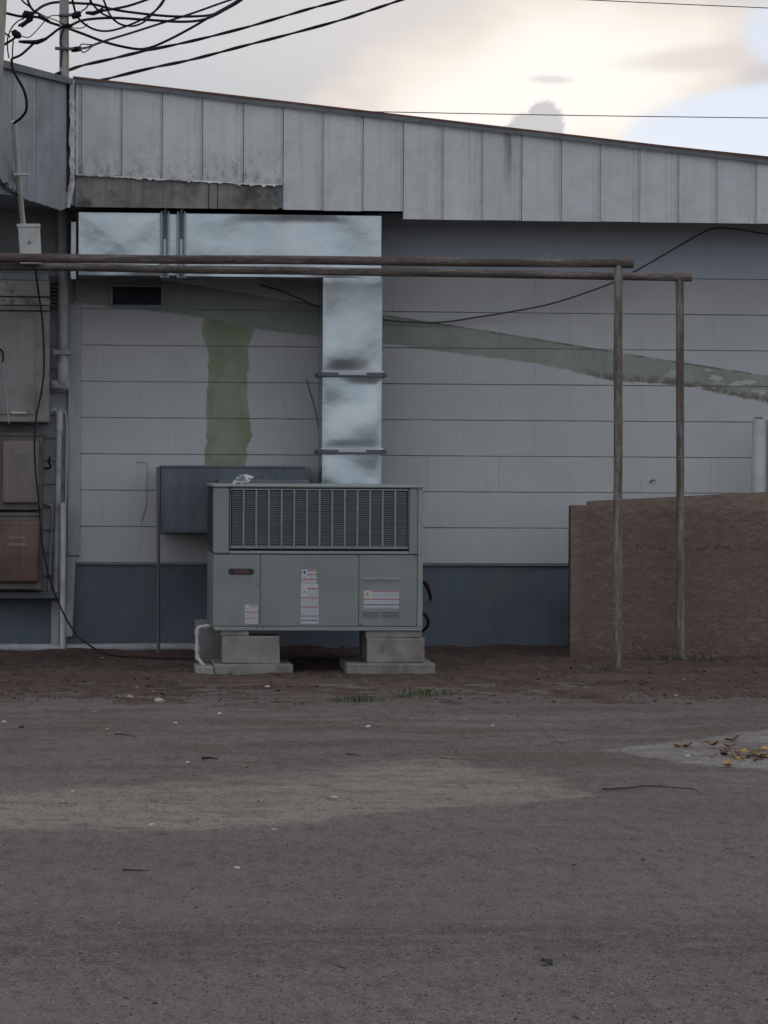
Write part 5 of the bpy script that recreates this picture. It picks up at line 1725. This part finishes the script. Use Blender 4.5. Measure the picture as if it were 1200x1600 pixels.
rock(249, 1098, 0.022, 'largest pale stone at the edge of the dirt strip')
rock(203, 1091, 0.014, 'pale pebble standing beside the largest stone')
rock(148, 1113, 0.022, 'flat reddish stone on the asphalt below the white ground pipe', 'stick', flat=0.25)
rock(418, 1077, 0.012, 'small pale stone in the dirt below the drain pipe paver')
rock(34, 1138, 0.012, 'dark lump on the asphalt near the meter boxes', 'leaf_d')
rock(1005, 1345, 0.006, 'small dark pebble below the long crooked twig', 'leaf_d')

leaf_meshes = []
for k in range(5):
    L_ = 0.05
    vs, fs = [], []
    n = 7
    curl = rg.uniform(0.1, 0.5)
    for i in range(n):
        t = i / (n - 1)
        wd = 0.016 * math.sin(math.pi * (0.06 + 0.9 * t)) ** 0.8
        z = 0.006 + curl * 0.05 * (t - 0.5) ** 2 + 0.003 * math.sin(t * 7 + k)
        for s in (-1, 0, 1):
            vs.append(((t - 0.5) * L_, s * wd, z + abs(s) * 0.007 * (0.4 + curl)))
    for i in range(n - 1):
        for s in range(2):
            fs.append((i * 3 + s, i * 3 + s + 1, (i + 1) * 3 + s + 1, (i + 1) * 3 + s))
    row = {}
    for mname in ('leaf_y', 'leaf_b', 'leaf_d'):
        me = bpy.data.meshes.new('leaf')
        me.from_pydata(vs, [], fs)
        me.materials.append(MAT[mname])
        row[mname] = me
    leaf_meshes.append(row)


def leaf(px, py, mat, s, label, group):
    p = G(px, py)
    o = link('leaf', rg.choice(leaf_meshes)[mat])
    zz = gz(p.x, p.y) if p.y < -2.6 else 0.008
    o.location = (p.x, p.y, zz + rg.uniform(-0.002, 0.003))
    o.scale = (s, s, s)
    o.rotation_euler = (rg.uniform(-.25, .25), rg.uniform(-.25, .25), rg.uniform(0, 6.28))
    tag(o, label, 'leaf', group)


for i in range(46):
    lm_ = rg.choice(('leaf_y', 'leaf_y', 'leaf_b'))
    leaf(rg.gauss(1178, 26), rg.gauss(1184, 4.5), lm_, rg.uniform(0.4, 0.95), ('yellow' if lm_ == 'leaf_y' else 'brown') + ' fallen leaf in the drift on the pale concrete patch', ('yellow' if lm_ == 'leaf_y' else 'brown') + ' leaves drifted on the concrete patch')
for a, b_ in ((1058, 1167), (1063, 1169), (1072, 1167), (1076, 1170)):
    leaf(a, b_, 'leaf_y' if a < 1070 else 'leaf_b', 0.85, 'curled brown leaf in the small pair clump on the pale patch', 'small leaf clump on the pale patch')
leaf(1138, 1199, 'leaf_y', 1.2, 'single yellow leaf lying on the dark asphalt below the leaf drift', 'single leaves')
leaf(1145, 1159, 'leaf_b', 1.1, 'single brown leaf on the far part of the pale concrete patch', 'single leaves')
leaf(1113, 1169, 'leaf_b', 1.2, 'dull brown leaf between the small clump and the leaf drift', 'single leaves')
leaf(854, 1511, 'leaf_d', 0.75, 'curled black leaf lying alone on the nearest asphalt', 'single leaves')
leaf(168, 1144, 'leaf_y', 0.7, 'small orange leaf on the asphalt below the white ground pipe', 'single leaves')
leaf(98, 1256, 'leaf_y', 0.6, 'small orange leaf at the rim of the worn strip', 'single leaves')
leaf(385, 1197, 'leaf_y', 0.5, 'small yellowish leaf at the upper rim of the worn strip', 'single leaves')
# uncountable crumbs of dead leaf: one object
mb = MB()
for i in range(330):
    px = rg.uniform(-60, 1260)
    py = rg.uniform(1030, 1104) if i < 270 else rg.uniform(1110, 1580)
    sc_ = rg.uniform(0.15, 0.6) if i < 270 else rg.uniform(0.08, 0.22)
    p = G(px, py)
    src = rg.choice(leaf_meshes)['leaf_b']
    mt_ = Matrix.Translation((p.x, p.y, 0.009 if p.y > -3.8 else gz(p.x, p.y))) @ Matrix.Rotation(rg.uniform(0, 6.28), 4, 'Z') @ Matrix.Rotation(rg.uniform(-.4, .4), 4, 'X') @ Matrix.Scale(sc_, 4)
    mb.add([mt_ @ v.co for v in src.vertices], [tuple(q.vertices) for q in src.polygons], rg.choice((0, 0, 0, 1, 1, 0, 2)))
o = mb.build('leaf_litter', ['leaf_b', 'leaf_d', 'leaf_y'], kind='stuff')
tag(o, 'crumbled dead leaves strewn through the dirt and over the lot', 'leaf litter')

# white scraps
me = bpy.data.meshes.new('scrap')
me.from_pydata([(-.016, -.006, .003), (.004, -.009, .004), (.017, -.002, .005), (.009, .006, .010), (-.009, .008, .008), (.001, .001, .007)], [], [(0, 1, 5), (1, 2, 5), (2, 3, 5), (3, 4, 5), (4, 0, 5)])
me.materials.append(MAT['paper'])
SCRAPS = [(6, 1129, 'white scrap nearest the meter boxes at the picture edge'), (274, 1131, 'white scrap on the asphalt below the largest pale stone'),
          (343, 1116, 'white scrap on the asphalt below the drain pipe paver'), (293, 1190, 'white scrap beside the short black twig'),
          (575, 1135, 'white scrap straight below the green weed tuft'), (770, 1132, 'long white scrap on the asphalt below the nearer barrier end'),
          (1068, 1066, 'white scrap in the dirt at the foot of the farther post'), (1071, 1176, 'upper of two white scraps on the pale concrete patch'),
          (1074, 1183, 'lower of two white scraps on the pale concrete patch'), (237, 1288, 'white scrap at the lower rim of the worn strip'),
          (428, 1294, 'white scrap on dark asphalt just under the worn strip'), (370, 1355, 'nearest white scrap, alone on the open asphalt'),
          (114, 1237, 'white scrap at the far end of the worn strip'), (522, 1244, 'white scrap in the middle of the worn strip')]
for a, b_, lab in SCRAPS:
    o = link('paper_scrap', me)
    p = G(a, b_)
    o.location = (p.x, p.y, gz(p.x, p.y) if p.y < -2.6 else 0.012)
    o.rotation_euler = (rg.uniform(.0, .35), rg.uniform(-.2, .2), rg.uniform(-.6, .6))
    o.scale = (rg.uniform(.4, .8),) * 3
    tag(o, lab, 'scrap', 'white scraps on the ground')


def twig(pts, r_, label, mat='twig', z=0.008):
    q = []
    for a, b_ in pts:
        p = G(a, b_)
        q.append(Vector((p.x, p.y, (gz(p.x, p.y) if p.y < -2.6 else 0.01) + z + rg.uniform(0, .004))))
    n = len(q)
    s_ = spline(q, 4)
    o = MB().tube(s_, [0.7 * r_ * (1 - 0.6 * i / len(s_)) for i in range(len(s_))], 6).build('twig', mat)
    tag(o, label, 'twig', 'twigs on the lot')


twig([(942, 1236), (965, 1234), (990, 1233), (1004, 1231), (1030, 1232), (1060, 1234), (1086, 1236), (1090, 1241)], 0.0055, 'long crooked dark twig lying beyond the worn strip')
twig([(688, 1186), (715, 1187.5), (741, 1187)], 0.008, 'straight tan stick on the worn strip', 'stick')
twig([(192, 1363), (210, 1364), (232, 1366)], 0.005, 'thin dark twig on the near asphalt')
twig([(180, 1152), (195, 1153), (211, 1155)], 0.006, 'thin dark twig on the asphalt below the slate box')
twig([(862, 1160), (876, 1161), (889, 1159)], 0.008, 'short grey twig beyond the worn strip', 'stick')
twig([(317, 1188), (328, 1187), (339, 1189)], 0.008, 'short black twig below the drain pipe', 'leaf_d')
twig([(541, 1182), (552, 1181.5), (563, 1183)], 0.006, 'short dark twig above the worn strip')
twig([(528, 1519), (540, 1523)], 0.004, 'tiny dark twig on the nearest asphalt')
twig([(205, 1458), (218, 1459), (228, 1460)], 0.004, 'tiny reddish twig in the dark asphalt band', 'stick')


def weed(px, py, n, h, spread, label, dry=0.25):
    n = int(n * 0.85)
    p = G(px, py)
    base = Vector((p.x, p.y, 0.004))
    t = thing('weed_tuft', label, 'weed', base, 'weeds along the wall')
    for mat, cnt in (('weed', int(n * (1 - dry))), ('weed_dry', int(n * dry))):
        mb = MB()
        for _ in range(cnt):
            o_ = base + Vector((rg.gauss(0, spread), rg.gauss(0, spread * 0.6), -0.004))
            d = Vector((rg.gauss(0, 0.6), rg.gauss(0, 0.6), 1)).normalized()
            hh = h * rg.uniform(0.35, 1.1)
            wv_ = Vector((rg.uniform(-1, 1), rg.uniform(-1, 1), 0)).normalized() * rg.uniform(0.0012, 0.004)
            bend = Vector((rg.gauss(0, 0.4), rg.gauss(0, 0.4), -0.25)) * hh
            q0_, q1_, q2_ = o_, o_ + d * hh * 0.55, o_ + d * hh * 0.8 + bend * 0.6
            mb.add([q0_ - wv_ * .6, q0_ + wv_ * .6, q1_ + wv_, q1_ - wv_, q2_], [(0, 1, 2, 3), (3, 2, 4)])
        if cnt:
            mb.build('green_blades' if mat == 'weed' else 'dry_blades', mat, t, kind='stuff')


weed(560, 1097, 170, 0.06, 0.075, 'low green weed tuft in the dirt before the air conditioner')
weed(660, 1088, 150, 0.075, 0.06, 'weed tuft with dry stalks below the longer paver', 0.35)
weed(640, 1091, 80, 0.045, 0.05, 'small flat weed patch beside the tuft with dry stalks', 0.2)
weed(945, 1050, 110, 0.06, 0.06, 'low weeds round the foot of the nearer post', 0.3)
weed(912, 1054, 60, 0.045, 0.05, 'sparse weeds between the nearer post and the barrier end', 0.3)
weed(1050, 1033, 80, 0.07, 0.05, 'dark weeds at the foot of the farther post', 0.2)
weed(1085, 1034, 70, 0.06, 0.05, 'green weeds against the barrier just past the farther post', 0.3)
weed(1105, 1034, 40, 0.10, 0.025, 'taller sparse weeds leaning on the board barrier', 0.5)
